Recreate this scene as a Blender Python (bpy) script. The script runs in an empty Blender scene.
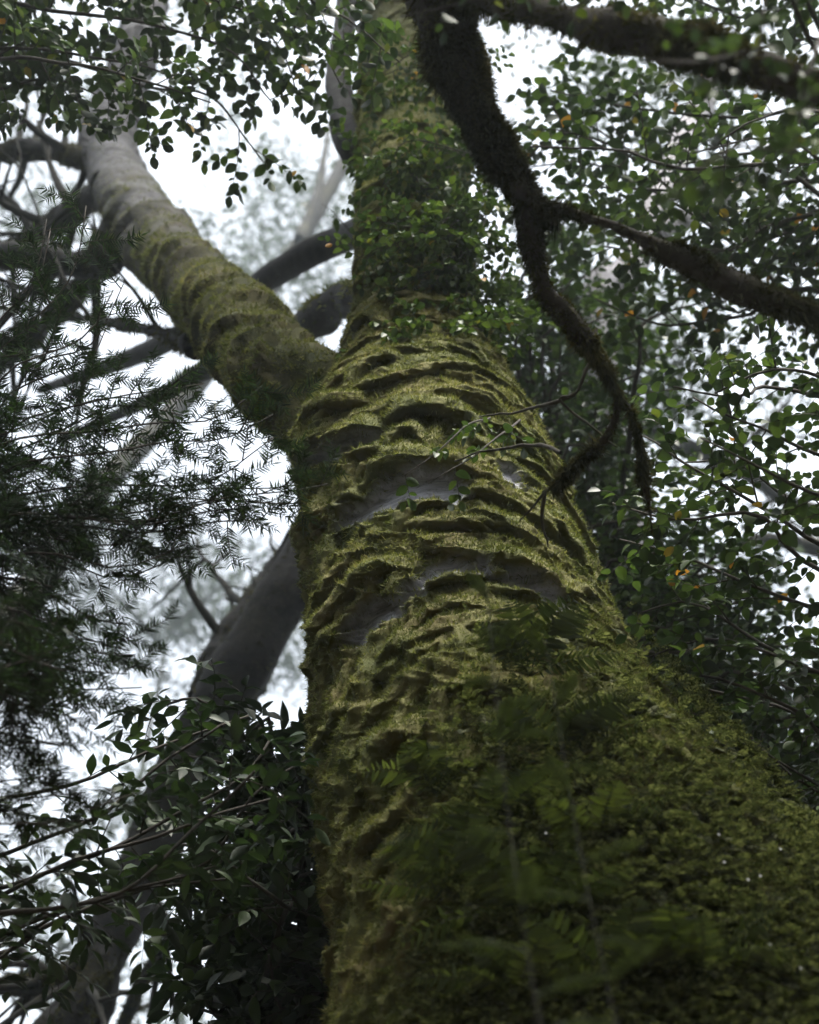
import bpy, math
import numpy as np
from mathutils import Matrix, Vector

# ---------------------------------------------------------------- camera, world, sun, exposure
SC = bpy.context.scene
COL = SC.collection
W_, H_ = 819, 1024
F = 1564.0                       # focal length in pixels
PITCH = math.radians(48.0)
CAM = np.array([0.0, 0.0, 1.6])
FW = np.array([0.0, math.cos(PITCH), math.sin(PITCH)])
UP = np.array([0.0, -math.sin(PITCH), math.cos(PITCH)])
RT = np.array([1.0, 0.0, 0.0])

cd = bpy.data.cameras.new('camera')
cam = bpy.data.objects.new('camera', cd)
COL.objects.link(cam)
cam.matrix_world = Matrix(((RT[0], UP[0], -FW[0], CAM[0]), (RT[1], UP[1], -FW[1], CAM[1]), (RT[2], UP[2], -FW[2], CAM[2]), (0, 0, 0, 1)))
cd.sensor_fit = 'VERTICAL'
cd.sensor_height = 36.0
cd.lens = F / H_ * 36.0
cd.clip_start = 0.05
cd.clip_end = 600
cd.dof.use_dof = True
cd.dof.focus_distance = 6.5
cd.dof.aperture_fstop = 1.75
cd.dof.aperture_blades = 0
SC.camera = cam
SC.render.resolution_x, SC.render.resolution_y = W_, H_

SUN_EL, SUN_AZ = math.radians(62), math.radians(158)      # azimuth measured from +Y clockwise
SKY = 0.12
SUN = 2.9
EXPOSURE = 2.0
wd = bpy.data.worlds.new('World')
SC.world = wd
wd.use_nodes = True
nt = wd.node_tree
nt.nodes.clear()
o_ = nt.nodes.new('ShaderNodeOutputWorld')
bg = nt.nodes.new('ShaderNodeBackground')
sk = nt.nodes.new('ShaderNodeTexSky')
sk.sky_type = 'NISHITA'
sk.sun_disc = False
sk.sun_elevation = SUN_EL
sk.sun_rotation = SUN_AZ
sk.dust_density = 6.0
sk.air_density = 2.0
hs = nt.nodes.new('ShaderNodeHueSaturation')
hs.inputs['Saturation'].default_value = 0.36
nt.links.new(sk.outputs[0], hs.inputs['Color'])
nt.links.new(hs.outputs[0], bg.inputs['Color'])
bg.inputs['Strength'].default_value = SKY
nt.links.new(bg.outputs[0], o_.inputs['Surface'])

sl = bpy.data.lights.new('overcast_sun', 'SUN')
sl.energy = SUN
sl.angle = math.radians(24)
sl.color = (1.0, 0.96, 0.88)
so = bpy.data.objects.new('overcast_sun', sl)
COL.objects.link(so)
sd = Vector((math.sin(SUN_AZ) * math.cos(SUN_EL), math.cos(SUN_AZ) * math.cos(SUN_EL), math.sin(SUN_EL)))
so.rotation_euler = sd.to_track_quat('Z', 'Y').to_euler()
so.location = (0, -10, 40)

SC.view_settings.view_transform = 'Standard'
SC.view_settings.look = 'None'
SC.view_settings.gamma = 1.0
SC.view_settings.exposure = EXPOSURE
SC.view_settings.use_curve_mapping = False
SC.render.engine = 'CYCLES'
SC.cycles.use_denoising = True
SC.cycles.max_bounces = 6
SC.cycles.diffuse_bounces = 3
SC.cycles.glossy_bounces = 2
SC.cycles.transmission_bounces = 3
SC.cycles.volume_bounces = 1
SC.cycles.transparent_max_bounces = 4
SC.cycles.use_adaptive_sampling = True
SC.cycles.adaptive_threshold = 0.02
SC.cycles.caustics_reflective = False
SC.cycles.caustics_refractive = False
SC.render.use_persistent_data = False

# ---------------------------------------------------------------- helpers: space, noise, curves
def P(px, py, d):
    return CAM + d * (FW + RT * (px - 409.5) / F + UP * (512.0 - py) / F)

def PP(seq):
    """points: (px, py, depth) or ('w', x, y, z) for a point in the world."""
    return np.array([np.array(s[1:], float) if s[0] == 'w' else P(*s) for s in seq])

def proj(V):
    R = V - CAM
    d = np.maximum(R @ FW, 1e-3)
    return 409.5 + F * (R @ RT) / d, 512.0 - F * (R @ UP) / d, d

def norm(v):
    v = np.asarray(v, float)
    return v / np.maximum(np.linalg.norm(v, axis=-1, keepdims=True), 1e-9)

def _hash(ix, iy, iz, seed):
    h = (ix.astype(np.int64) * 374761393 + iy.astype(np.int64) * 668265263 + iz.astype(np.int64) * 2147483647 + seed * 1274126177) & 0xFFFFFFFF
    h = ((h ^ (h >> 13)) * 1274126177) & 0xFFFFFFFF
    h = ((h ^ (h >> 16)) * 2246822519) & 0xFFFFFFFF
    h = h ^ (h >> 15)
    return (h & 0xFFFFFF) / float(0xFFFFFF)

def noise(X, freq=1.0, seed=0, octaves=1):
    """value noise in -1..1 on points X (n,3)."""
    X = np.asarray(X, float)
    out = np.zeros(len(X)); amp = 1.0; tot = 0.0
    for o in range(octaves):
        Y = X * freq
        i = np.floor(Y).astype(np.int64); f = Y - i
        f = f * f * (3 - 2 * f)
        r = 0
        for a in (0, 1):
            wa = f[:, 0] if a else 1 - f[:, 0]
            for b in (0, 1):
                wb = f[:, 1] if b else 1 - f[:, 1]
                for c in (0, 1):
                    wc = f[:, 2] if c else 1 - f[:, 2]
                    r = r + wa * wb * wc * _hash(i[:, 0] + a, i[:, 1] + b, i[:, 2] + c, seed + o * 17)
        out += amp * (2 * r - 1); tot += amp
        amp *= 0.5; freq = freq * 2.03
    return out / tot

def sstep(a, b, x):
    t = np.clip((x - a) / (b - a), 0, 1)
    return t * t * (3 - 2 * t)

def catmull(pts, m):
    pts = np.asarray(pts, float)
    if len(pts) == 2:
        t = np.linspace(0, 1, m)[:, None]
        return pts[0] * (1 - t) + pts[1] * t
    p = np.vstack([2 * pts[0] - pts[1], pts, 2 * pts[-1] - pts[-2]])
    seg = np.linalg.norm(np.diff(pts[:, :3], axis=0), axis=1)
    cum = np.r_[0, np.cumsum(seg)]; cum /= cum[-1]
    u = np.linspace(0, 1, m)
    k = np.clip(np.searchsorted(cum, u, 'right') - 1, 0, len(pts) - 2)
    t = ((u - cum[k]) / np.maximum(cum[k + 1] - cum[k], 1e-9))[:, None]
    p0, p1, p2, p3 = p[k], p[k + 1], p[k + 2], p[k + 3]
    return 0.5 * (2 * p1 + (p2 - p0) * t + (2 * p0 - 5 * p1 + 4 * p2 - p3) * t ** 2 + (3 * p1 - p0 - 3 * p2 + p3) * t ** 3)

def frames(c):
    T = norm(np.gradient(c, axis=0))
    n = np.zeros_like(T)
    a = np.array([0, 0, 1.0]) if abs(T[0, 2]) < 0.9 else np.array([1.0, 0, 0])
    v = norm(np.cross(T[0], a))
    for i in range(len(c)):
        v = v - T[i] * (v @ T[i]); v = v / max(np.linalg.norm(v), 1e-9)
        n[i] = v
    return T, n, np.cross(T, n)

def lean_len(c):
    return np.r_[0, np.cumsum(np.linalg.norm(np.diff(c, axis=0), axis=1))]

# ---------------------------------------------------------------- helpers: meshes and objects
class MB:
    """collects geometry that becomes ONE mesh object."""
    def __init__(s):
        s.V = []; s.Q = []; s.T = []; s.A = {}; s.n = 0
    def add(s, V, Q=None, T=None, **at):
        V = np.asarray(V, float).reshape(-1, 3)
        if Q is not None and len(Q): s.Q.append(np.asarray(Q, np.int64) + s.n)
        if T is not None and len(T): s.T.append(np.asarray(T, np.int64) + s.n)
        for k, v in at.items():
            s.A.setdefault(k, []).append((s.n, np.broadcast_to(np.asarray(v, float), (len(V),)).copy()))
        s.V.append(V); s.n += len(V)
    def build(s, name, m, parent=None, smooth=True, origin=None):
        V = np.vstack(s.V)
        org = np.zeros(3) if origin is None else np.asarray(origin, float)
        V = V - org
        me = bpy.data.meshes.new(name)
        Q = np.vstack(s.Q) if s.Q else np.zeros((0, 4), np.int64)
        T = np.vstack(s.T) if s.T else np.zeros((0, 3), np.int64)
        me.vertices.add(len(V)); me.vertices.foreach_set('co', V.astype(np.float32).ravel())
        me.loops.add(4 * len(Q) + 3 * len(T))
        me.loops.foreach_set('vertex_index', np.r_[Q.ravel(), T.ravel()].astype(np.int32))
        me.polygons.add(len(Q) + len(T))
        st = np.r_[np.arange(len(Q)) * 4, 4 * len(Q) + np.arange(len(T)) * 3].astype(np.int32)
        me.polygons.foreach_set('loop_start', st)
        me.polygons.foreach_set('use_smooth', np.full(len(Q) + len(T), smooth))
        for k, chunks in s.A.items():
            arr = np.zeros(len(V), np.float32)
            for st0, v in chunks: arr[st0:st0 + len(v)] = v
            a = me.attributes.new(k, 'FLOAT', 'POINT'); a.data.foreach_set('value', arr)
        me.update(calc_edges=True)
        me.materials.append(m)
        o = bpy.data.objects.new(name, me)
        COL.objects.link(o)
        if parent is not None:
            o.parent = parent
            pw = world_of(parent)
            o.location = org - pw
        else:
            o.location = org
        return o

def world_of(o):
    p = np.zeros(3)
    while o is not None:
        p = p + np.array(o.location); o = o.parent
    return p

def tag(o, label, cat, group=None, kind=None):
    o['label'] = label; o['category'] = cat
    if group: o['group'] = group
    if kind: o['kind'] = kind
    return o

def thing(name, loc, label, cat, group=None):
    o = bpy.data.objects.new(name, None); COL.objects.link(o)
    o.empty_display_size = 0.3
    o.location = loc
    return tag(o, label, cat, group)

def tube_geo(c, r, n=8):
    T, a, b = frames(c)
    th = np.linspace(0, 2 * math.pi, n, endpoint=False)
    r = np.asarray(r, float)
    if r.ndim == 1: r = np.repeat(r[:, None], n, 1)
    V = c[:, None] + r[..., None] * (np.cos(th)[None, :, None] * a[:, None] + np.sin(th)[None, :, None] * b[:, None])
    m = len(c)
    i = np.arange(m - 1)[:, None]; j = np.arange(n)[None]
    j2 = (j + 1) % n
    Q = np.stack([i * n + j, i * n + j2, (i + 1) * n + j2, (i + 1) * n + j], -1).reshape(-1, 4)
    return V.reshape(-1, 3), Q

def cap(V, m, n):
    ring = V.reshape(m, n, 3)
    return ring[-1].mean(0), [[(m - 1) * n + j, (m - 1) * n + (j + 1) % n, m * n] for j in range(n)]

def add_tube(mb, c, r, n=8, closed=True, **at):
    V, Q = tube_geo(c, r, n)
    T = None
    if closed:
        tip, T = cap(V, len(c), n)
        V = np.vstack([V, tip])
        at = {k: (np.r_[np.broadcast_to(v, len(V) - 1), np.ravel(v)[-1]]) for k, v in at.items()}
    mb.add(V, Q, T, **at)

# ---------------------------------------------------------------- materials
def mat(name):
    m = bpy.data.materials.new(name); m.use_nodes = True
    t = m.node_tree; t.nodes.clear()
    return m, t, t.nodes.new('ShaderNodeOutputMaterial')

def nn(t, kind, **kw):
    n = t.nodes.new(kind)
    for k, v in kw.items():
        if k in n.inputs: n.inputs[k].default_value = v
        else: setattr(n, k, v)
    return n

def ramp(t, fac, stops):
    r = t.nodes.new('ShaderNodeValToRGB')
    e = r.color_ramp.elements
    while len(e) < len(stops): e.new(0.5)
    for x, (p, c) in zip(e, stops):
        x.position = p; x.color = (*c, 1)
    t.links.new(fac, r.inputs[0])
    return r.outputs[0]

def mixc(t, fac, a, b, mode='MIX'):
    m = t.nodes.new('ShaderNodeMix'); m.data_type = 'RGBA'; m.blend_type = mode
    for s, v in ((0, fac), (6, a), (7, b)):
        if hasattr(v, 'is_output'): t.links.new(v, m.inputs[s])
        else: m.inputs[s].default_value = v if s == 0 else (*v, 1)
    return m.outputs[2]

def tex_noise(t, scale, detail=4, rough=0.6, stretch=None):
    co = t.nodes.new('ShaderNodeTexCoord').outputs['Object']
    if stretch:
        mp = t.nodes.new('ShaderNodeMapping'); mp.inputs['Scale'].default_value = stretch
        t.links.new(co, mp.inputs[0]); co = mp.outputs[0]
    n = nn(t, 'ShaderNodeTexNoise', Scale=scale, Detail=detail, Roughness=rough)
    t.links.new(co, n.inputs['Vector'])
    return n.outputs['Fac']

def moss_colour(t, tone=1.0):
    k = lambda c: tuple(x * tone for x in c)
    big = tex_noise(t, 3.2, 3)
    fine = tex_noise(t, 34, 3, 0.7)
    a = ramp(t, big, [(0.30, k((0.050, 0.065, 0.016))), (0.46, k((0.105, 0.108, 0.032))), (0.60, k((0.145, 0.132, 0.048))), (0.74, k((0.110, 0.078, 0.030)))])
    return mixc(t, fine, mixc(t, 0.55, a, k((0.025, 0.027, 0.008))), a)

def mossy_bark(name, bark_lo, bark_hi, tone=1.0, stretch=(1, 1, 9), wet=.9):
    m, t, out = mat(name)
    at = nn(t, 'ShaderNodeAttribute', attribute_name='moss').outputs['Fac']
    st = tex_noise(t, 7, 6, 0.7, stretch)
    sp = tex_noise(t, 45, 3, 0.6)
    bark = ramp(t, st, [(0.32, bark_lo), (0.5, tuple((a + b) / 2 for a, b in zip(bark_lo, bark_hi))), (0.66, bark_hi)])
    bark = mixc(t, ramp(t, sp, [(0.58, (0, 0, 0)), (0.70, (0.7, 0.7, 0.7))]), bark, (0.05, 0.055, 0.03))
    c = mixc(t, at, bark, moss_colour(t, tone))
    b = nn(t, 'ShaderNodeBsdfPrincipled', Roughness=0.85)
    b.inputs['Specular IOR Level'].default_value = 0.25
    t.links.new(c, b.inputs['Base Color'])
    t.links.new(ramp(t, at, [(0.0, (wet,) * 3), (0.5, (.9,) * 3)]), b.inputs['Roughness'])
    bp = nn(t, 'ShaderNodeBump', Strength=0.6, Distance=0.012)
    t.links.new(mixc(t, at, st, tex_noise(t, 70, 4, 0.75)), bp.inputs['Height'])
    t.links.new(bp.outputs[0], b.inputs['Normal'])
    t.links.new(b.outputs[0], out.inputs[0])
    return m

def leafy(name, stops, trans=0.3, rough=0.5, tint=(1.25, 1.35, 0.7), spec=0.4):
    """leaf colour by the per-leaf 'rnd' attribute, partly translucent."""
    m, t, out = mat(name)
    at = nn(t, 'ShaderNodeAttribute', attribute_name='rnd').outputs['Fac']
    c = ramp(t, at, stops)
    b = nn(t, 'ShaderNodeBsdfPrincipled', Roughness=rough)
    b.inputs['Specular IOR Level'].default_value = spec
    t.links.new(c, b.inputs['Base Color'])
    tr = nn(t, 'ShaderNodeBsdfTranslucent')
    t.links.new(mixc(t, 1.0, c, tint, 'MULTIPLY'), tr.inputs['Color'])
    mx = nn(t, 'ShaderNodeMixShader'); mx.inputs[0].default_value = trans
    t.links.new(b.outputs[0], mx.inputs[1]); t.links.new(tr.outputs[0], mx.inputs[2])
    t.links.new(mx.outputs[0], out.inputs[0])
    return m

M = {}
def jitter(rg, pts, n, dpx=28, dd=.45):
    """n variants of a branch course given as picture points with depth; the first keeps the course."""
    out = [pts]
    for k in range(n - 1):
        ox, oy, od = rg.normal(0, dpx), rg.normal(0, dpx), rg.normal(0, dd)
        out.append([q if q[0] == 'w' else (q[0] + ox + rg.normal(0, dpx * .5), q[1] + oy + rg.normal(0, dpx * .5), q[2] + od) for q in pts])
    return out
M['trunk'] = mossy_bark('mossy beech bark', (0.15, 0.15, 0.17), (0.46, 0.47, 0.55), wet=.75)
M['limb'] = mossy_bark('pale limb bark', (0.04, 0.04, 0.043), (0.17, 0.165, 0.185), 0.5, (1, 1, 5))
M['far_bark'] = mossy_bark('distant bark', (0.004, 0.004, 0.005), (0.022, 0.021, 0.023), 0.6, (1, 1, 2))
M['pale_bark'] = mossy_bark('distant pale bark', (0.15, 0.145, 0.16), (0.30, 0.29, 0.32), 0.8, (1, 1, 3))
M['dark_bark'] = mossy_bark('dark twig bark', (0.018, 0.016, 0.014), (0.055, 0.048, 0.042), 0.8, (1, 1, 3))
M['twig'] = mossy_bark('grey twig bark', (0.022, 0.020, 0.018), (0.07, 0.062, 0.055), 0.8, (1, 1, 3))
M['stem'] = mossy_bark('fern stem', (0.006, 0.006, 0.004), (0.014, 0.013, 0.009), 0.3)
M['moss'] = leafy('moss fronds', [(0.0, (0.030, 0.042, 0.010)), (0.35, (0.074, 0.090, 0.028)), (0.65, (0.172, 0.178, 0.072)), (0.85, (0.22, 0.205, 0.10)), (1.0, (0.15, 0.10, 0.045))], 0.35, 0.9, (1.2, 1.2, 0.7), 0.1)
M['branch_moss'] = leafy('shaggy branch moss', [(0.0, (0.010, 0.011, 0.004)), (0.5, (0.026, 0.030, 0.011)), (0.85, (0.085, 0.084, 0.034)), (1.0, (0.14, 0.13, 0.05))], 0.35, 0.9, (1.3, 1.15, 0.7), 0.1)
M['beech'] = leafy('beech leaves', [(0.0, (0.010, 0.020, 0.008)), (0.5, (0.022, 0.040, 0.013)), (0.96, (0.062, 0.098, 0.028)), (0.990, (0.10, 0.12, 0.02)), (0.997, (0.40, 0.17, 0.02)), (1.0, (0.45, 0.20, 0.03))], 0.25)
M['sprig_leaf'] = leafy('sprig leaves', [(0.0, (0.016, 0.030, 0.010)), (0.6, (0.036, 0.062, 0.016)), (0.96, (0.075, 0.11, 0.025)), (0.992, (0.11, 0.12, 0.025)), (1.0, (0.35, 0.16, 0.02))], 0.3)
M['mid_leaf'] = leafy('forest leaves', [(0.0, (0.010, 0.020, 0.009)), (0.6, (0.024, 0.044, 0.016)), (1.0, (0.075, 0.115, 0.036))], 0.25)
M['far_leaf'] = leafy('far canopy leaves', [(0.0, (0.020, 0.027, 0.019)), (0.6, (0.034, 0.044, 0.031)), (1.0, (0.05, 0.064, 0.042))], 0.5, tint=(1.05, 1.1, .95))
M['needle'] = leafy('conifer needles', [(0.0, (0.006, 0.013, 0.007)), (0.7, (0.014, 0.028, 0.012)), (1.0, (0.035, 0.065, 0.020))], 0.15, 0.45)
M['broad'] = leafy('broad dark leaves', [(0.0, (0.007, 0.015, 0.007)), (0.7, (0.017, 0.033, 0.012)), (1.0, (0.040, 0.070, 0.020))], 0.2, 0.55)
M['fern'] = leafy('fern fronds', [(0.0, (0.014, 0.021, 0.007)), (0.6, (0.034, 0.046, 0.014)), (1.0, (0.10, 0.125, 0.03))], 0.3, 0.6)
M['cover'] = leafy('filmy fern cover', [(0.0, (0.024, 0.030, 0.013)), (0.6, (0.062, 0.070, 0.032)), (1.0, (0.15, 0.155, 0.085))], 0.35, 0.8, spec=0.15)
M['glint_white'] = leafy('painted white glints', [(0.0, (0.45, 0.46, 0.46)), (1.0, (0.55, 0.56, 0.55))], 0.2, 0.6, (1, 1, 1))  # whitish colour stands in for bright glints on drops

# ---------------------------------------------------------------- helpers: leaves, twigs, branches
UPZ = np.array([0.0, 0.0, 1.0])
PROFILE = {
    'oval': ([0, 0.12, 0.35, 0.62, 0.85, 1.0], [0.06, 0.62, 1.0, 0.92, 0.52, 0.04]),
    'round': ([0, 0.15, 0.5, 0.85, 1.0], [0.08, 0.75, 1.0, 0.68, 0.10]),
    'lance': ([0, 0.25, 0.55, 1.0], [0.25, 1.0, 0.85, 0.05]),
    'needle': ([0, 0.3, 1.0], [0.5, 1.0, 0.12]),
    'far': ([0, 0.5, 1.0], [0.15, 1.0, 0.15]),
    'broad': ([0, 0.15, 0.4, 0.65, 0.85, 1.0], [0.06, 0.55, 1.0, 0.85, 0.42, 0.03]),
}

class Leaves:
    def __init__(s): s.P = []; s.D = []; s.N = []; s.L = []; s.W = []
    def add(s, p, d, n, L, W):
        s.P.append(np.atleast_2d(p)); s.D.append(np.atleast_2d(d)); s.N.append(np.atleast_2d(n)); s.L.append(np.atleast_1d(L)); s.W.append(np.atleast_1d(W))
    def mesh(s, rng, prof='oval', fold=0.18, curl=0.15, mb=None, rnd=None):
        Pp = np.vstack(s.P); D = norm(np.vstack(s.D)); N = np.vstack(s.N)
        L = np.concatenate(s.L); Wd = np.concatenate(s.W)
        S = norm(np.cross(D, N)); N = np.cross(S, D)
        ts, ws = (np.array(x) for x in PROFILE[prof])
        k = len(ts)
        n = len(Pp)
        cu = curl * rng.normal(0.7, 0.7, n)
        mid = Pp[:, None] + D[:, None] * (L[:, None] * ts)[..., None] - N[:, None] * (cu[:, None] * L[:, None] * ts ** 2)[..., None]
        hw = (Wd[:, None] * 0.5 * ws)[..., None]
        up = N[:, None] * hw * fold * 2
        lf = mid - S[:, None] * hw + up
        rg = mid + S[:, None] * hw + up
        V = np.stack([lf, mid, rg], 2).reshape(n, -1, 3)
        q = []
        for i in range(k - 1):
            a = i * 3; b = a + 3
            q += [[a, a + 1, b + 1, b], [a + 1, a + 2, b + 2, b + 1]]
        q = np.array(q)
        Q = (np.arange(n)[:, None, None] * (3 * k) + q[None]).reshape(-1, 4)
        r = rng.random(n) if rnd is None else np.clip(rnd + rng.normal(0, 0.2, n), 0, 0.9)
        mb = mb or MB()
        mb.add(V.reshape(-1, 3), Q, rnd=np.repeat(r, 3 * k))
        return mb

def twig_leaves(lv, rng, c, every, L, W, N, spread=0.85, jit=0.35, start=0.12, pairs=False):
    """leaves set along a twig, alternately left and right (or in pairs)."""
    s = lean_len(c); tot = s[-1]
    if tot < every: return
    pos = np.arange(start * tot + rng.random() * every * 0.5, tot, every)
    if len(pos) == 0: return
    T = norm(np.gradient(c, axis=0))
    p = np.stack([np.interp(pos, s, c[:, i]) for i in range(3)], 1)
    t = norm(np.stack([np.interp(pos, s, T[:, i]) for i in range(3)], 1))
    sgn = np.where(np.arange(len(pos)) % 2 == 0, 1.0, -1.0)
    if pairs:
        p = np.repeat(p, 2, 0); t = np.repeat(t, 2, 0); sgn = np.tile([1.0, -1.0], len(pos)); pos = np.repeat(pos, 2)
    side = norm(np.cross(t, N)) * sgn[:, None]
    d = t * (1 - 0.55 * spread) + side * spread + rng.normal(0, jit * 0.5, p.shape)
    n = N + rng.normal(0, jit, p.shape)
    sz = L * rng.uniform(0.45, 1.2, len(p)) * (1 - 0.25 * (pos / tot))
    lv.add(p, d, n, sz, sz * W / L * rng.uniform(0.85, 1.15, len(p)))
    lv.add(c[-1], T[-1] + rng.normal(0, 0.2, 3), N + rng.normal(0, jit, 3), L * 0.8, W * 0.8)

def grow(wood, lv, rng, pts, r0, r1, twig_every, twig_len, L, W, leaf_every=0.035, N=UPZ, droop=0.25, sub=0, t0=0.1, jit=0.35,
         m=None, pairs=False, spread=0.85, plane_jit=0.3, wob=0.012, moss=0.0, tn=4):
    """a branch along pts with side twigs (and twigs on them) carrying leaves."""
    c = catmull(pts, m or max(8, 6 * len(pts)))
    c = c + np.stack([noise(c + 7.3 * k, 3.0, 5 + k) for k in range(3)], 1) * wob * np.linspace(0, 1, len(c))[:, None] * 3
    s = lean_len(c); tot = s[-1]
    add_tube(wood, c, np.linspace(r0, r1, len(c)), 6, moss=moss)
    T = norm(np.gradient(c, axis=0))
    k = 0
    x = t0 * tot + rng.random() * twig_every
    while x < tot * 0.995:
        t = x / tot
        p = np.array([np.interp(x, s, c[:, i]) for i in range(3)])
        tg = norm(np.array([np.interp(x, s, T[:, i]) for i in range(3)]))
        Nn = norm(N + rng.normal(0, plane_jit, 3))
        sgn = 1 if k % 2 == 0 else -1
        side = norm(np.cross(tg, Nn)) * sgn
        d = norm(tg * rng.uniform(0.35, 0.8) + side * rng.uniform(0.6, 1.0) + rng.normal(0, 0.18, 3))
        ln = twig_len * rng.uniform(0.55, 1.2) * (1 - 0.45 * t)
        u = np.linspace(0, 1, 6)[:, None]
        tw = p + d * ln * u - UPZ * droop * ln * u ** 2 + norm(np.cross(d, Nn)) * (rng.normal(0, 0.12) * ln) * u ** 2
        rr = max(0.0012, min(r0 * 0.45, 0.010 * ln + 0.001))
        add_tube(wood, tw, np.linspace(rr, rr * 0.4, 6), tn, closed=False, moss=moss)
        twig_leaves(lv, rng, tw, leaf_every, L, W, Nn, spread, jit, 0.15, pairs)
        for q in range(sub):
            f = (q + rng.uniform(0.4, 0.9)) / sub
            i = min(4, int(f * 5))
            p2 = tw[i] + (tw[i + 1] - tw[i]) * (f * 5 - i)
            td = norm(tw[i + 1] - tw[i])
            sd2 = norm(np.cross(td, Nn)) * (1 if q % 2 else -1)
            d2 = norm(td * 0.7 + sd2 * 0.8 + rng.normal(0, 0.2, 3))
            l2 = ln * rng.uniform(0.35, 0.6) * (1.1 - 0.5 * f)
            u2 = np.linspace(0, 1, 4)[:, None]
            t2 = p2 + d2 * l2 * u2 - UPZ * droop * l2 * u2 ** 2
            add_tube(wood, t2, np.linspace(rr * 0.5, rr * 0.25, 4), 3, closed=False, moss=moss)
            twig_leaves(lv, rng, t2, leaf_every, L, W, Nn, spread, jit, 0.1, pairs)
        x += twig_every * rng.uniform(0.6, 1.4); k += 1
    return c

def leafy_branch(parent, rng, pts, leaf_mat, prof='oval', name='branch', bark='twig', fold=0.18, curl=0.2, label=None, **kw):
    wood, lv = MB(), Leaves()
    grow(wood, lv, rng, pts, **kw)
    b = wood.build(name, M[bark], parent)
    if label: b['label'] = label
    lv.mesh(rng, prof, fold, curl).build('foliage', M[leaf_mat], b)
    return b

def fuzz(V, Q, rng, count, L, Wd, down=0.5, outw=0.7, weight=None, rj=0.5, tone=None):
    """short moss fronds rooted on the quads of a surface."""
    a, b, c, d = (V[Q[:, i]] for i in range(4))
    nrm = np.cross(c - a, d - b)
    area = np.linalg.norm(nrm, axis=1)
    nrm = nrm / np.maximum(area, 1e-12)[:, None]
    w = area if weight is None else area * weight
    cdf = np.cumsum(w); cdf /= cdf[-1]
    f = np.searchsorted(cdf, rng.random(count))
    u, v = rng.random((2, count, 1))
    p = (a[f] * (1 - u) + b[f] * u) * (1 - v) + (d[f] * (1 - u) + c[f] * u) * v
    n = nrm[f]
    dr = norm(n * outw - UPZ * down + rng.normal(0, rj, (count, 3)))
    sd_ = norm(np.cross(dr, rng.normal(0, 1, (count, 3))))
    l = (L * rng.uniform(0.5, 1.3, count) * np.clip(0.9 + 1.5 * noise(p, 26.0 * .02 / L, 8, 2), .25, 2.2))[:, None]
    w_ = (Wd * rng.uniform(0.6, 1.3, count))[:, None]
    tri = np.stack([p - n * 0.003 - sd_ * w_ * 0.5, p - n * 0.003 + sd_ * w_ * 0.5, p + dr * l], 1).reshape(-1, 3)
    r = rng.random(count) * 0.45 + 0.55 * np.clip(0.45 + 0.55 * noise(p, 3.0, 3, 2) + 0.45 * noise(p, 14.0, 4, 2), 0, 1)
    if tone is not None: r = r * tone
    mb = MB()
    mb.add(tri, None, np.arange(3 * count).reshape(-1, 3), rnd=np.repeat(r, 3))
    return mb

# ================================================================ SETTING
g = MB()
n_ = 90
gx = np.linspace(-70, 70, n_)
X, Y = np.meshgrid(gx, gx)
Z = noise(np.stack([X.ravel(), Y.ravel(), 0 * X.ravel()], 1), 0.25, 4, 3) * 0.35 * sstep(3, 12, np.hypot(X.ravel(), Y.ravel())) - 0.05
V = np.stack([X.ravel(), Y.ravel(), Z], 1)
i, j = np.meshgrid(np.arange(n_ - 1), np.arange(n_ - 1))
b0 = (j * n_ + i).ravel()
g.add(V, np.stack([b0, b0 + 1, b0 + n_ + 1, b0 + n_], 1))
m, t, out = mat('forest floor')
b = nn(t, 'ShaderNodeBsdfPrincipled', Roughness=0.95)
t.links.new(ramp(t, tex_noise(t, 3, 6, 0.7), [(0.35, (0.018, 0.015, 0.009)), (0.55, (0.045, 0.034, 0.018)), (0.7, (0.04, 0.05, 0.016))]), b.inputs['Base Color'])
t.links.new(b.outputs[0], out.inputs[0])
gr = g.build('ground', m)
gr['kind'] = 'structure'

# ================================================================ THE GREAT MOSSY TREE
rng = np.random.default_rng(11)
TY = 5.0
ROWS = [  # picture row, centre x, width of the silhouette, distance of the axis plane
    (1024, 612, 574, 4.95), (940, 580, 512, 4.97), (870, 552, 462, 5.0), (780, 513, 394, 5.0), (700, 482, 338, 5.0), (640, 467, 314, 5.0), (600, 459, 302, 5.0),
    (530, 440, 278, 5.0), (480, 432, 260, 5.0), (440, 425, 236, 5.0), (400, 420, 190, 5.0), (370, 419, 156, 5.0), (340, 418, 133, 5.0), (250, 413, 121, 5.0), (150, 411, 113, 5.05), (40, 408, 104, 5.1)]
zs, cx, cy, rr = [0.0], [0.98], [4.6], [1.55]
zs += [1.2]; cx += [0.93]; cy += [4.72]; rr += [1.34]
zs += [2.6]; cx += [0.87]; cy += [4.85]; rr += [1.2]
for (py, px, w, yy) in ROWS:
    d = FW + RT * (px - 409.5) / F + UP * (512 - py) / F
    t_ = yy / d[1]
    p = CAM + d * t_
    zs.append(p[2]); cx.append(p[0]); cy.append(yy); rr.append(w * 0.5 * t_ / F)
zs += [16.0, 19.0]; cx += [cx[-1] - 0.1, cx[-1] - 0.3]; cy += [5.3, 5.5]; rr += [0.30, 0.2]
zs, cx, cy, rr = map(np.array, (zs, cx, cy, rr))
from numpy import interp
def smooth_interp(z, xs, ys):
    k = np.linspace(-0.18, 0.18, 7)
    return sum(interp(z + a, xs, ys) for a in k) / 7
def ax_c(z): return smooth_interp(z, zs, cx), smooth_interp(z, zs, cy)
def ax_r(z): return smooth_interp(z, zs, rr)

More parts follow.
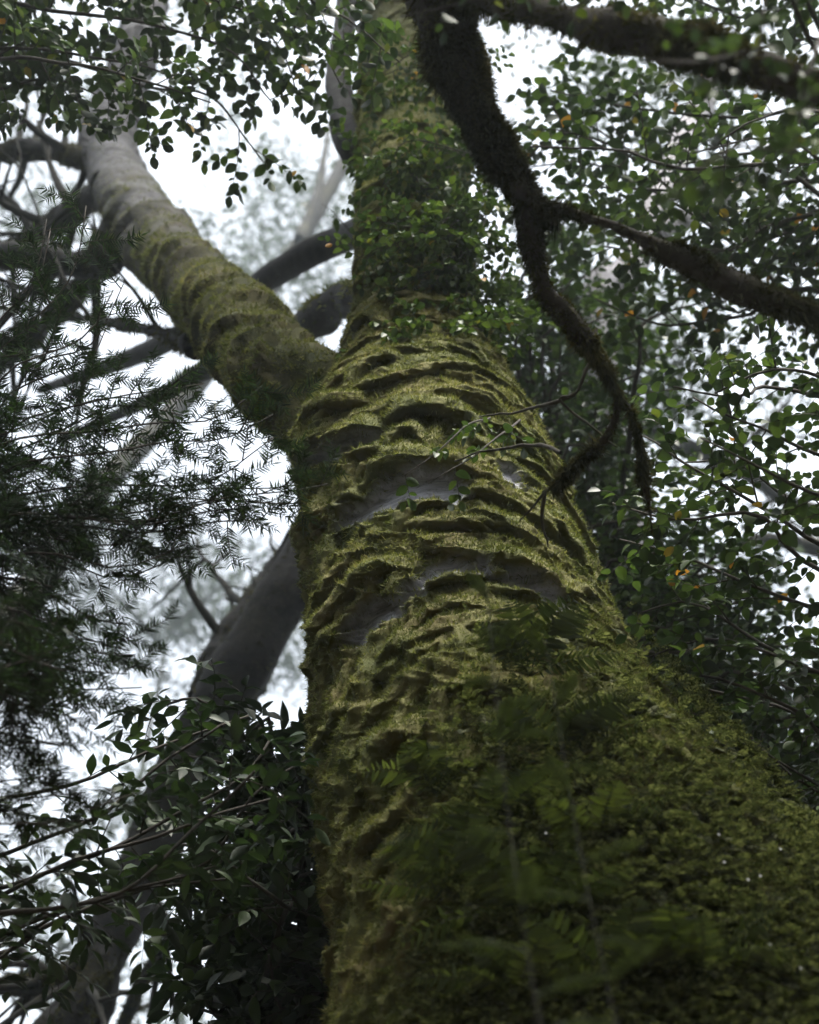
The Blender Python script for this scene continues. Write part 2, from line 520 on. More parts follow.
def on_trunk(px, py):
    """(angle, height) where the ray through a picture point meets the bare trunk; angle 0 faces the camera, negative is left."""
    d = FW + RT * (px - 409.5) / F + UP * (512 - py) / F
    t = np.linspace(3.0, 14, 2200)
    q = CAM + d * t[:, None]
    x, y = ax_c(q[:, 2])
    f = np.hypot(q[:, 0] - x, q[:, 1] - y) - ax_r(q[:, 2])
    k = np.argmax(f < 0) if (f < 0).any() else int(np.argmin(f))
    return math.atan2(q[k, 0] - x[k], -(q[k, 1] - y[k])), q[k, 2]

def trunk_point(px, py, out_=0.0):
    a, z = on_trunk(px, py)
    x, y = ax_c(z); r = ax_r(z) + out_
    return np.array([x + r * math.sin(a), y - r * math.cos(a), z]), np.array([math.sin(a), -math.cos(a), 0.0])

zrow = np.concatenate([np.arange(0, 3.9, 0.05), np.arange(3.9, 9.3, 0.0062), np.arange(9.3, 12.5, 0.012), np.arange(12.5, 19.01, 0.08)])
acol = np.concatenate([np.linspace(-1.75, 1.75, 430), np.linspace(1.75, 2 * math.pi - 1.75, 60)[1:-1]])
AA, ZZ = np.meshgrid(acol, zrow)
nr, nc = AA.shape
A = AA.ravel(); Zv = ZZ.ravel()
A = np.where(A > math.pi, A - 2 * math.pi, A)
xc, yc = ax_c(Zv); R0 = ax_r(Zv) - 0.078 * sstep(0.25, 0.6, ax_r(Zv)) - 0.035 * sstep(8.3, 8.9, Zv)
base = np.stack([xc + R0 * np.sin(A), yc - R0 * np.cos(A), Zv], 1)
nrm = np.stack([np.sin(A), -np.cos(A), 0 * A], 1)
bpx, bpy_, bd = proj(base)
front = (np.abs(A) < 1.9) & (Zv > 2.5)

# hanging edges of the moss drapes, traced as picture polylines and carried onto the trunk: points, thickness, reach upward
EDGES = [
    ([(306, 486), (318, 462), (340, 443), (362, 434), (384, 424)], .11, .22),
    ([(362, 470), (385, 455), (410, 450), (440, 453), (468, 457), (492, 466)], .085, .15),
    ([(380, 445), (398, 430), (414, 427), (430, 440)], .05, .08),
    ([(380, 420), (405, 403), (428, 400), (452, 405), (478, 416), (494, 428)], .075, .15),
    ([(305, 440), (326, 414), (348, 405), (368, 394)], .08, .14),
    ([(345, 398), (360, 370), (384, 352), (400, 350)], .06, .14),
    ([(300, 655), (312, 620), (328, 592), (348, 558), (390, 536), (412, 526)], .085, .14),
    ([(318, 642), (331, 616), (342, 590), (370, 567), (396, 554), (418, 556)], .10, .12),
    ([(404, 538), (440, 536), (474, 541), (493, 553)], .055, .15),
    ([(482, 548), (512, 550), (545, 565), (572, 590)], .085, .2),
    ([(336, 636), (350, 616), (378, 598)], .07, .10),
    ([(306, 690), (316, 655), (330, 634), (346, 627), (364, 633)], .09, .10),
    ([(352, 742), (374, 712), (401, 682), (444, 655), (480, 650)], .055, .10),
    ([(322, 742), (345, 700), (366, 666), (386, 648), (418, 628)], .055, .09),
    ([(398, 655), (412, 636), (428, 628), (452, 622), (480, 632)], .06, .10),
    ([(308, 770), (325, 738), (348, 703), (362, 690)], .09, .07),
    ([(312, 812), (318, 770), (332, 745)], .08, .07),
    ([(318, 862), (329, 830), (343, 792), (357, 753), (376, 727), (388, 702)], .075, .10),
    ([(330, 868), (346, 820), (362, 785), (378, 770)], .05, .06),
    ([(372, 792), (380, 762), (384, 750), (402, 728), (430, 720)], .11, .12),
    ([(352, 848), (374, 832), (404, 797), (435, 765), (465, 754), (500, 750)], .085, .14),
    ([(356, 912), (372, 882), (390, 850), (416, 829), (450, 820)], .07, .12),
    ([(338, 900), (348, 862), (354, 834), (374, 830)], .08, .08),
    ([(322, 985), (334, 940), (352, 908), (380, 886)], .06, .09),
    ([(360, 980), (385, 930), (420, 900), (470, 880)], .08, .14),
    ([(636, 730), (660, 742), (686, 762), (708, 786)], .10, .13),
    ([(676, 738), (700, 748), (722, 768), (732, 796)], .09, .09),
    ([(706, 782), (732, 792), (748, 812), (756, 832)], .10, .10),
    ([(600, 690), (640, 700), (672, 724), (690, 742)], .07, .12),
    ([(452, 336), (472, 340), (494, 360)], .06, .10),
    ([(478, 345), (500, 352), (514, 372)], .05, .08),
    ([(450, 388), (482, 394), (502, 410), (520, 436)], .065, .10),
    ([(470, 426), (488, 436), (500, 448)], .05, .07),
    ([(505, 412), (530, 424), (552, 444), (566, 462)], .06, .10),
    ([(494, 482), (520, 498), (545, 512), (566, 532)], .05, .10),
    ([(508, 462), (526, 478), (540, 500)], .04, .07),
    ([(470, 505), (500, 512), (530, 530), (560, 556)], .05, .10),
    ([(395, 522), (430, 512), (470, 512), (500, 524)], .045, .08),
    ([(330, 505), (345, 490), (362, 488)], .06, .09),
    ([(300, 548), (308, 520), (322, 505), (336, 512)], .10, .14),
    ([(318, 560), (328, 535), (345, 520), (360, 515)], .07, .09),
    ([(300, 600), (308, 575), (322, 552), (338, 540)], .07, .08),
    ([(354, 330), (372, 316), (392, 322)], .05, .12),
    ([(352, 290), (375, 274), (410, 270), (440, 280)], .045, .12),
    ([(385, 316), (420, 300), (460, 310)], .05, .12),
    ([(352, 240), (380, 222), (420, 216), (462, 226)], .04, .10),
    ([(354, 196), (385, 180), (430, 176), (464, 186)], .05, .10),
    ([(500, 620), (540, 640), (580, 660), (610, 690)], .05, .12),
    ([(430, 690), (470, 680), (520, 684), (560, 700)], .05, .12),
    ([(470, 730), (520, 722), (570, 732), (620, 760)], .055, .12),
]
Hm = np.zeros(len(A))
s_arc = A * R0
jw = noise(base, 5.0, 21, 3)
jf = noise(base, 17.0, 22, 2)
def lay_edge(ang, hh, thick, reach, sel):
    order = np.argsort(ang); ang = np.asarray(ang)[order]; hh = np.asarray(hh)[order]
    a0, a1 = ang[0], ang[-1]
    if a1 - a0 < 0.02: return
    pad = 0.0
    idx = np.nonzero(sel & (A > a0 - pad) & (A < a1 + pad) & (Zv > hh.min() - 0.35) & (Zv < hh.max() + reach * 1.3 + 0.4))[0]
    if len(idx) == 0: return
    aq = A[idx]
    ke = np.linspace(a0, a1, 60)
    he = np.interp(ke, ang, hh)
    he = np.convolve(np.r_[np.full(6, he[0]), he, np.full(6, he[-1])], np.ones(13) / 13, 'valid')
    h = np.interp(aq, ke, he) + 0.024 * jw[idx] + 0.012 * jf[idx]
    sl = np.interp(aq, ke, np.gradient(he, ke)) / R0[idx]
    s = (Zv[idx] - h) / np.sqrt(1 + np.minimum(sl ** 2, 9))
    u = (aq - a0) / (a1 - a0)
    taper = np.sqrt(np.clip(sstep(0, 0.22, u) * sstep(1, 0.78, u), 0, 1))
    rch = reach * (0.85 + 0.35 * jw[idx])
    lip = 0.55 * thick
    upc = 0.5 + 0.5 * np.cos(np.pi * np.clip(s / rch, 0, 1))
    low = np.sqrt(np.clip(1 - (s / lip) ** 2, 0, 1))
    p = np.where(s > 0, upc, low) * thick * taper * (0.85 + 0.3 * jw[idx])
    Hm[idx] = np.maximum(Hm[idx], p)

for pts, th, re in EDGES:
    dense = catmull(np.array(pts, float), 24)
    q = np.array([on_trunk(*p) for p in dense])
    lay_edge(q[:, 0], q[:, 1], th * (1.15 if q[:, 0].mean() < -.8 else (1.4 if q[:, 0].mean() < .55 else .75)), re * 1.15, front)
# small drapes everywhere else
for k in range(300):
    z0 = rng.uniform(3.0, 14.0)
    a0 = rng.uniform(-1.75, 1.75)
    r_ = float(ax_r(z0))
    sc = min(1.0, r_ / 0.6)
    ln = rng.choice([0.12, 0.22, 0.36, 0.55], p=[.08, .22, .35, .35]) * rng.uniform(.8, 1.25) * sc
    n = np.linspace(-1, 1, 11)
    low = float(np.clip((7.4 - z0) / 1.5, .25, 1))
    m_ = (1.9 * low * np.clip(-a0 - .15, 0, 1.1) if a0 < 0 else -0.7 * np.clip(a0 - .1, 0, 1)) + rng.normal(0, .22)
    ang = a0 + n * ln / r_ / math.sqrt(1 + m_ * m_)
    hh = z0 - rng.uniform(0.0, 0.07) * n ** 2 + m_ * ln * n / math.sqrt(1 + m_ * m_) + 0.025 * np.convolve(rng.normal(size=13), np.ones(3) / 1.7, 'valid')
    lay_edge(ang, hh, rng.choice([.025, .045, .07], p=[.3, .4, .3]) * sc, rng.uniform(0.05, 0.13), np.abs(A) < 2.3)

for k in range(64):
    z0 = rng.uniform(3.8, 7.0)
    a0 = rng.uniform(-1.35, -.35)
    r_ = float(ax_r(z0))
    n = np.linspace(-1, 1, 13)
    m_ = rng.uniform(1.2, 3.0)
    ln = rng.uniform(.3, .6)
    w_ = np.convolve(rng.normal(size=15), np.ones(3) / 1.7, 'valid') * .03
    lay_edge(a0 + n * ln / r_ / math.sqrt(1 + m_ * m_), z0 + m_ * ln * n / math.sqrt(1 + m_ * m_) + .10 * (1 - n ** 2) + w_, rng.uniform(.045, .10), rng.uniform(.05, .11), np.abs(A) < 2.3)

# bare patches of bark between the drapes
BARE = [
    [(358, 648), (370, 618), (388, 602), (402, 598), (424, 574), (452, 562), (486, 566), (492, 578), (452, 580), (420, 596), (402, 616), (376, 642)],
    [(500, 576), (530, 580), (556, 596), (566, 612), (552, 616), (524, 600), (504, 590)],
    [(352, 530), (358, 510), (382, 500), (392, 482), (420, 474), (452, 476), (472, 488), (468, 502), (430, 504), (396, 512), (372, 524)],
    [(328, 472), (340, 456), (360, 446), (382, 438), (384, 446), (366, 458), (344, 472)],
    [(494, 464), (512, 472), (524, 490), (512, 494), (498, 480)],
]
def poly_sd(px, py, poly):
    poly = np.array(poly, float); n = len(poly)
    d = np.full(len(px), 1e9); ins = np.zeros(len(px), bool)
    for i in range(n):
        a, b = poly[i], poly[(i + 1) % n]
        e = b - a
        w0, w1 = px - a[0], py - a[1]
        t = np.clip((w0 * e[0] + w1 * e[1]) / (e @ e), 0, 1)
        d = np.minimum(d, np.hypot(w0 - e[0] * t, w1 - e[1] * t))
        c = ((a[1] > py) != (b[1] > py))
        xi = e[0] * (py - a[1]) / (e[1] if e[1] else 1e-9) + a[0]
        ins ^= c & (px < xi)
    return np.where(ins, -d, d)
moss = np.ones(len(A))
fidx = np.nonzero(front & (Zv > 5) & (Zv < 13))[0]
streak = noise(base * np.array([1.0, 1.0, 3.5]), 9.0, 31, 3)
for poly in BARE:
    sd_ = poly_sd(bpx[fidx], bpy_[fidx], poly)
    mk = sstep(-4, 4, sd_ - 1.0 + 8 * streak[fidx] + 5 * jf[fidx])
    moss[fidx] = np.minimum(moss[fidx], mk)
# thin moss on the far upper stem and at the left rim where drapes end
thin = sstep(10.5, 14.5, Zv) * 0.6
moss = np.clip(moss * (1 - thin * (0.5 + 0.5 * jw)), 0, 1)
fine = noise(base, 38.0, 41, 2)
# thin ropes of moss that follow the folds: crests of a noise drawn out along the fold
zs_ = Zv + 1.1 * np.clip(-A - .25, 0, 1.2) ** 1.2 * R0 * np.clip((8.2 - Zv) / 2.0, .2, 1) * -1 + 0.45 * np.clip(A - .2, 0, 1.2) * R0
rp = np.stack([s_arc * 1.15, zs_ * 9.0 + 1.5 * jw, R0 * 0], 1)
rope = (1 - np.abs(noise(rp, 1.0, 51, 2))) ** 4
rope2 = (1 - np.abs(noise(rp * np.array([1.6, 1.9, 1]) + 31.7, 1.0, 52, 2))) ** 4
Hm = Hm * (0.12 + 0.88 * moss)
lump = 0.5 + 0.5 * noise(base, 11.0, 44, 3)
cl = np.clip(noise(base, 21.0, 46, 2), -.3, .8)
disp = Hm + moss * (0.024 * rope * sstep(.2, .6, R0) + 0.005 * rope2 + 0.012 + 0.018 * lump + 0.011 * cl + 0.008 * fine) + (1 - moss) * 0.006 * streak + 0.03 * noise(base, 1.6, 45, 2)
fa, fz = on_trunk(322, 432)
disp += 0.08 * np.exp(-(((A - fa) * R0) / .22) ** 2 - ((Zv - fz) / .38) ** 2)
# buttress-like swellings low on the trunk
disp += 0.10 * sstep(3.8, 1.0, Zv) * np.cos(A * 5 + 0.6)
Vt = base + nrm * disp[:, None]
Vt[:, 2] -= 0.65 * Hm
ii, jj = np.meshgrid(np.arange(nr - 1), np.arange(nc), indexing='ij')
j2 = (jj + 1) % nc
Qt = np.stack([ii * nc + jj, ii * nc + j2, (ii + 1) * nc + j2, (ii + 1) * nc + jj], -1).reshape(-1, 4)

tree = thing('mossy_tree', (0.95, 4.6, 0.0), 'huge forked tree trunk draped in thick folds of olive moss, rising through the middle', 'tree')
mb = MB(); mb.add(Vt, Qt, moss=moss)
trunk = mb.build('trunk', M['trunk'], tree)
# living pile of the moss
qc = Vt[Qt].mean(1)
qm = moss[Qt].mean(1)
qa = A[Qt[:, 0]]
qn = np.cross(Vt[Qt[:, 2]] - Vt[Qt[:, 0]], Vt[Qt[:, 3]] - Vt[Qt[:, 1]])
qn = qn / np.maximum(np.linalg.norm(qn, axis=1), 1e-12)[:, None]
wt = qm * np.clip(1 + 1.3 * qn[:, 2], .12, 1.6) * (np.abs(qa) < 1.75) * (qc[:, 2] > 3.9) * (qc[:, 2] < 12.5) * np.clip(1.25 - (qc[:, 2] - 4) * 0.07, 0.3, 2)
mo = fuzz(Vt, Qt, rng, 330000, 0.020, 0.0055, 0.45, 0.75, wt, 0.55).build('moss', M['moss'], trunk)
mo['kind'] = 'stuff'

def rough_tube(pts, radii, n, m, ring=0.25, amp=0.04, seed=0, moss_fn=None, ring_amp=None):
    """a limb: tube with ring folds, lumps and a moss amount per vertex."""
    c = catmull(np.c_[pts, radii], m)
    r = c[:, 3]; c = c[:, :3]
    T, a, b = frames(c)
    th = np.linspace(0, 2 * math.pi, n, endpoint=False)
    dirs = np.cos(th)[None, :, None] * a[:, None] + np.sin(th)[None, :, None] * b[:, None]
    flat = (c[:, None] + r[:, None, None] * dirs).reshape(-1, 3)
    s = np.repeat(lean_len(c), n)
    wv = noise(flat, 1.8, seed, 3)
    ph = s / ring + 1.9 * wv + 0.25 * np.cos(np.tile(th, m) + seed)
    saw = (1 - (ph % 1.0)) ** 1.4 * sstep(0, 0.10, ph % 1.0)
    d = (ring_amp if ring_amp is not None else amp) * saw * (0.5 + 0.5 * noise(flat, 2.5, seed + 3)) + amp * noise(flat, 3.5, seed + 5, 3)
    d = d * np.repeat(np.minimum(1, r / max(r.max(), 1e-6) + 0.15), n)
    V = flat + dirs.reshape(-1, 3) * d[:, None]
    i = np.arange(m - 1)[:, None]; j = np.arange(n)[None]; jn = (j + 1) % n
    Q = np.stack([i * n + j, i * n + jn, (i + 1) * n + jn, (i + 1) * n + j], -1).reshape(-1, 4)
    u = np.repeat(np.linspace(0, 1, m), n)
    mf = np.clip(moss_fn(u, dirs.reshape(-1, 3), noise(flat, 4, seed + 9, 3), saw), 0, 1) if moss_fn else np.zeros(len(V))
    tipT = [[(m - 1) * n + k, (m - 1) * n + (k + 1) % n, m * n] for k in range(n)]
    V = np.vstack([V, V[-n:].mean(0)]); mf = np.r_[mf, mf[-1]]
    return V, Q, tipT, mf

def px_r(wpx, d): return wpx * 0.5 * d / F

def limb(parent, spec, n=40, m=160, matk='limb', name='limb', ring=0.3, amp=0.03, seed=1, moss_fn=None, ring_amp=None, fuzz_n=0, fuzz_L=0.02, fuzz_mat='moss'):
    pts = PP([s[:-1] for s in spec]); rad = [s[-1] for s in spec]
    V, Q, T, mf = rough_tube(pts, rad, n, m, ring, amp, seed, moss_fn, ring_amp)
    mb = MB(); mb.add(V, Q, T, moss=mf)
    o = mb.build(name, M[matk], parent)
    if fuzz_n:
        w = (mf[Q].mean(1) + 0.02) * np.clip(9.0 / np.linalg.norm(V[Q[:, 0]] - CAM, axis=1), 0, 1) ** 2.5
        f = fuzz(V, Q, np.random.default_rng(seed), fuzz_n, fuzz_L, fuzz_L * 0.3, 0.5, 0.6, w, 0.6).build('moss', M[fuzz_mat], o)
        f['kind'] = 'stuff'
    return o

def offshoots(parent, pts, rad, seed, n=9, ln=1.3):
    """thin crooked side twigs on a far limb."""
    rg = np.random.default_rng(seed + 900)
    c = catmull(np.c_[pts, rad], 60); r = c[:, 3]; c = c[:, :3]
    T = norm(np.gradient(c, axis=0))
    for k in range(n):
        mb = MB()
        i = rg.integers(8, 57)
        d = norm(T[i] * .6 + norm(np.cross(T[i], rg.normal(0, 1, 3))) * .8)
        L_ = ln * rg.uniform(.5, 1.3)
        u = np.linspace(0, 1, 14)[:, None]
        q = c[i] + d * L_ * u + UPZ * rg.normal(0, .25) * L_ * u ** 2
        q = q + np.stack([noise(q + 3.1 * a, 2.2, seed + a, 2) for a in range(3)], 1) * .22 * u
        r0_ = min(.4 * r[i] + .004, .05)
        add_tube(mb, q, np.linspace(r0_, r0_ * .2, 14), 6, moss=.1)
        for e in range(2):
            j = rg.integers(5, 12)
            d2 = norm(d + rg.normal(0, .6, 3))
            q2 = q[j] + d2 * L_ * .45 * np.linspace(0, 1, 7)[:, None]
            add_tube(mb, q2, np.linspace(r0_ * .5, r0_ * .15, 7), 5, moss=.1)
        mb.build('side_twig', M['far_bark'], parent)

fork, _ = trunk_point(350, 455)
D0 = 8.0
left_limb = limb(tree, [
    ('w', fork[0] + 0.32, 5.1, fork[2] - 0.75, 0.26), (332, 434, 8.15, 0.24), (284, 380, 8.5, px_r(90, 8.5)), (234, 322, 9.4, px_r(76, 9.4)), (184, 272, 10.6, px_r(66, 10.6)),
    (142, 218, 12.2, px_r(60, 12.2)), (114, 168, 13.8, px_r(52, 13.8)), (108, 126, 15.5, px_r(48, 15.5)), (128, 74, 17.3, px_r(42, 17.3)), (146, 10, 19.5, px_r(36, 19.5)), (150, -90, 23, px_r(26, 23))],
    n=90, m=420, ring=0.30, amp=0.045, ring_amp=0.11, seed=4, fuzz_n=90000, fuzz_L=0.024,
    moss_fn=lambda u, d, nz, saw: sstep(0.40, 0.16, u + 0.14 * nz) * (0.9 + 0.3 * d[:, 2] + 0.2 * saw) + 0.45 * saw * sstep(0.55, 0.2, u) + 0.04)
def lim(*s, seed):
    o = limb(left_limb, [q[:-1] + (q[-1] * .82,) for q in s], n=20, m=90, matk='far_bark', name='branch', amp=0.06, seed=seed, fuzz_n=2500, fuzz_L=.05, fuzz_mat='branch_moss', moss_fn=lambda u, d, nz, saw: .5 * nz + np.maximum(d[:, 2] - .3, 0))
    offshoots(o, PP([q[:-1] for q in s]), [q[-1] for q in s], seed)
lim((128, 205, 12.6, .20), (95, 262, 12.6, px_r(34, 12.6)), (40, 258, 12.8, px_r(30, 12.8)), (-60, 245, 13.2, px_r(24, 13.2)), (-200, 200, 14, .05), seed=6)
lim((122, 165, 13.9, .18), (82, 158, 14.2, px_r(26, 14.2)), (30, 150, 14.6, px_r(22, 14.6)), (-80, 160, 15.5, px_r(16, 15.5)), seed=7)
lim((110, 190, 13.0, .18), (82, 205, 13.4, px_r(28, 13.4)), (40, 232, 14.2, px_r(24, 14.2)), (-40, 275, 15.4, px_r(18, 15.4)), seed=8)
lim((108, 258, 12.4, .16), (78, 290, 13, px_r(26, 13)), (35, 335, 14, px_r(20, 14)), (-40, 400, 16, px_r(14, 16)), seed=9)
lim((196, 345, 10.2, .12), (165, 335, 10.8, px_r(14, 10.8)), (125, 326, 11.5, px_r(13, 11.5)), (70, 318, 12.6, px_r(10, 12.6)), (10, 330, 14, .03), seed=10)
# side limbs of the upper stem
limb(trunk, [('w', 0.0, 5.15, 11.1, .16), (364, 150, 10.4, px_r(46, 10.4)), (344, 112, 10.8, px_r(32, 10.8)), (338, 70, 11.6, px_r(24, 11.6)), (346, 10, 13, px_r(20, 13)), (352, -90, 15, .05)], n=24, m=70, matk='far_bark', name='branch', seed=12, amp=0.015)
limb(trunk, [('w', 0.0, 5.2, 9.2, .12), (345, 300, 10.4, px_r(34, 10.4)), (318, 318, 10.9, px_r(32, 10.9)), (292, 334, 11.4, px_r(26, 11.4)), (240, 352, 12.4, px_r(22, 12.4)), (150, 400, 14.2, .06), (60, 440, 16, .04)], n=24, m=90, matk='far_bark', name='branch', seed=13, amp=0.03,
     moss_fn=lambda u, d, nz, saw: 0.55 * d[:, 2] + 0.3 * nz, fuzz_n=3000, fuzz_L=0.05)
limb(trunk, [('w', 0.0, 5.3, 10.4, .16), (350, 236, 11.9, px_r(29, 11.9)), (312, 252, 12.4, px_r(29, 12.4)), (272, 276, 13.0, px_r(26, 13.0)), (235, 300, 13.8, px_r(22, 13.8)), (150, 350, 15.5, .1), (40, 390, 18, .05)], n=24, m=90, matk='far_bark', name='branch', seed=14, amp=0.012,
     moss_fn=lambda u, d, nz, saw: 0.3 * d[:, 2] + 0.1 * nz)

# crown of the great tree, unseen above the frame, added for shade
rgc = np.random.default_rng(15)
lvc = Leaves()
for k in range(90):  # clumps added out of view to keep the sun off the upper stem
    c = np.array([.55, 3.3, 14.0]) + rgc.normal(0, 1, 3) * np.array([1.1, .8, .6])
    if c[2] < 1.6 + c[1] * 2.25 + 1.5: continue
    lvc.add(c + rgc.normal(0, .3, (34, 3)), rgc.normal(0, 1, (34, 3)), UPZ + rgc.normal(0, .5, (34, 3)), rgc.uniform(.08, .15, 34), rgc.uniform(.05, .09, 34))
for k in range(420):
    v = rgc.normal(0, 1, 3); v = v / np.linalg.norm(v) * rgc.random() ** .4
    c = np.array([-.6, 5.2, 20.5]) + v * np.array([6.0, 4.5, 3.6])
    if c[2] < 1.6 + c[1] * 2.25 + 1.5: continue
    nl = 40
    lvc.add(c + rgc.normal(0, .45, (nl, 3)), rgc.normal(0, 1, (nl, 3)), UPZ + rgc.normal(0, .5, (nl, 3)), rgc.uniform(.10, .2, nl), rgc.uniform(.06, .11, nl))
lvc.mesh(rgc, 'far', .15, .2).build('crown', M['mid_leaf'], tree)

# ================================================================ SHAGGY BRANCH HANGING IN FRONT
sb = thing('mossy_branch', P(440, -150, 4.6), 'dark shaggy moss-hung branch arching down from the top right, in front of the trunk', 'branch')
mossall = lambda u, d, nz, saw: 0.75 + 0.3 * nz
def shaggy(parent, spec, n, m, seed, name='limb', fz=9000, L=0.035, amp=0.03):
    o = limb(parent, spec, n=n, m=m, matk='dark_bark', name=name, ring=0.2, amp=amp * 1.7, ring_amp=0.01, seed=seed, moss_fn=lambda u, d, nz, saw: np.clip(0.2 + 1.6 * nz, 0.03, 1), fuzz_n=fz, fuzz_L=L, fuzz_mat='branch_moss')
    # hanging strands
    pts = PP([q[:-1] for q in spec]); V, Q, T, mf = rough_tube(pts, [q[-1] for q in spec], 12, 80, .2, amp, seed, lambda u, d, nz, saw: np.clip(nz * 3 + .1 - .8 * d[:, 2], 0, 1) ** 2)
    f = fuzz(V, Q, np.random.default_rng(seed + 70), fz // 12, L * 2.6, L * .22, 1.3, .25, mf[Q].mean(1) + .01, .35).build('hanging_moss', M['branch_moss'], o)
    f['kind'] = 'stuff'
    return o
K = 5.2
shaggy(sb, [(400, -420, K + 1.6, .16), (420, -160, K + .5, px_r(85.9, K)), (436, -20, K, px_r(74.9, K)), (455, 60, K, px_r(57.8, K)), (478, 120, K, px_r(33.3, K)), (512, 175, K, px_r(26.3, K)), (540, 212, K, px_r(20.6, K)), (560, 220, K, px_r(13.7, K))], 28, 150, 21, fz=60000, L=.028, amp=.05)
shaggy(sb, [(538, 206, K, px_r(17.2, K)), (575, 213, K, px_r(15.5, K)), (615, 227, K - .05, px_r(17.2, K)), (655, 246, K - .1, px_r(17.2, K)), (690, 262, K - .1, px_r(19.5, K)), (730, 285, K - .15, px_r(18.3, K)), (775, 302, K - .2, px_r(14.9, K)), (819, 313, K - .2, px_r(13.7, K)), (900, 330, K - .2, .038), (1050, 352, K - .1, .034), (1250, 350, K, .026), (1450, 330, K + .1, .012)], 20, 120, 22, fz=30000, L=.022)
shaggy(sb, [(526, 200, K, px_r(12.6, K)), (533, 245, K, px_r(12.0, K)), (545, 290, K + .1, px_r(12.6, K)), (570, 320, K + .1, px_r(9.2, K)), (596, 355, K + .15, px_r(7.5, K)), (612, 382, K + .2, px_r(5.8, K)), (622, 400, K + .2, px_r(4.6, K))], 16, 100, 23, fz=12000, L=.021)
shaggy(sb, [(619, 396, K + .2, px_r(4.6, K)), (632, 415, K + .2, px_r(4.0, K)), (640, 445, K + .2, px_r(5.2, K)), (643, 475, K + .2, px_r(6.2, K)), (649, 505, K + .2, px_r(3.4, K)), (652, 532, K + .2, px_r(1.8, K))], 12, 70, 24, fz=2600, L=.026, amp=.008)
shaggy(sb, [(620, 398, K + .2, px_r(4.6, K)), (615, 420, K + .2, px_r(4.0, K)), (602, 442, K + .2, px_r(5.2, K)), (582, 460, K + .2, px_r(6.2, K)), (566, 474, K + .25, px_r(5.8, K)), (553, 490, K + .3, px_r(2.9, K))], 12, 70, 25, fz=3200, L=.028, amp=.008)
shaggy(sb, [(450, -30, K, .12), (510, 2, K - .4, px_r(28.7, K)), (580, 22, K - .7, px_r(25.2, K)), (660, 38, K - .9, px_r(22.9, K)), (730, 58, K - 1.0, px_r(21.8, K)), (790, 78, K - 1.0, px_r(22.9, K)), (860, 100, K - 1.0, px_r(19.5, K)), (960, 130, K - 1, .055), (1150, 150, K - 1, .045), (1400, 130, K - .9, .03), (1650, 90, K - .8, .012)], 22, 120, 26, fz=30000, L=.03, amp=.05)
# bare twigs off it
for spec in ([(597, 330, 5.6), (587, 372, 5.5), (575, 395, 5.5), (560, 400, 5.5), (600, 432, 5.45), (618, 446, 5.4)],
             [(575, 395, 5.5), (545, 405, 5.6), (515, 412, 5.8), (480, 418, 5.95)],
             [(566, 474, 5.45), (540, 500, 5.6), (520, 520, 5.7)], [(545, 492, 5.6), (543, 520, 5.7), (548, 548, 5.8)],
             [(560, 452, 5.5), (530, 445, 5.7), (490, 450, 5.85), (455, 462, 5.95)]):
    tw = MB(); c = catmull(PP(spec), 30); c = c + np.stack([noise(c + a, 9.0, 80 + a, 2) for a in range(3)], 1) * .012
    add_tube(tw, c, np.linspace(.009, .003, 30), 6, moss=0.1); tw.build('bare_twig', M['dark_bark'], sb)

# ================================================================ TREES AROUND
def pole(parent, pts, radii, matk, n=18, m=70, seed=1, mossy=0.3, name='trunk', amp=0.02, thin=1.0, shag=0):
    V, Q, T, mf = rough_tube(np.array(pts, float), np.array(radii) * thin, n, m, 0.4, amp, seed, lambda u, d, nz, saw: mossy - .1 + 0.35 * nz + 0.9 * np.maximum(d[:, 2] - .3, 0))
    mb = MB(); mb.add(V, Q, T, moss=mf)
    o = mb.build(name, M[matk], parent)
    if shag:
        f = fuzz(V, Q, np.random.default_rng(seed), shag, .05, .014, .6, .5, mf[Q].mean(1) + .15, .6).build('moss', M['branch_moss'], o)
        f['kind'] = 'stuff'
    return o

# --- young beech standing to the right, its sprays reach across the right of the picture
rng = np.random.default_rng(21)
tA = thing('beech_sapling', (3.3, 4.3, 0), 'slender beech on the right with loose sprays of small rounded dark leaves', 'tree')
sA = [(3.3, 4.3, 0), (3.35, 4.35, 4), (3.25, 4.4, 8), (3.3, 4.5, 12.5), (3.2, 4.6, 15)]
pole(tA, sA, [.13, .11, .08, .05, .02], 'dark_bark', seed=31)
def stemA(z):
    a = np.array(sA); return ('w', np.interp(z, a[:, 2], a[:, 0]), np.interp(z, a[:, 2], a[:, 1]), z)
kw = dict(r0=.022, r1=.004, twig_every=.12, twig_len=.46, L=.070, W=.048, leaf_every=.042, sub=2, t0=.25, droop=.25)
for z, pts in [(6.2, [(860, 470, 6.4), (760, 430, 6.3), (700, 400, 6.4)]),
               (6.6, [(880, 400, 6.6), (790, 370, 6.4), (720, 395, 6.3)]),
               (5.6, [(880, 560, 6.2), (780, 520, 6.2), (690, 470, 6.4), (640, 440, 6.6)]),
               (5.2, [(870, 620, 6.2), (770, 590, 6.2), (690, 560, 6.4), (620, 540, 6.6)]),
               (5.0, [(880, 690, 6.0), (780, 650, 6.0), (700, 610, 6.2), (640, 620, 6.3)]),
               (4.6, [(880, 760, 6.0), (800, 710, 6.0), (720, 680, 6.0), (660, 690, 6.2)]),
               (4.2, [(880, 820, 6.0), (810, 780, 6.0), (750, 740, 6.1)])]:
    for v in jitter(rng, [stemA(z)] + pts, 2, 30, .45): leafy_branch(tA, rng, PP(v), 'beech', **{**kw, 't0': 0.07})

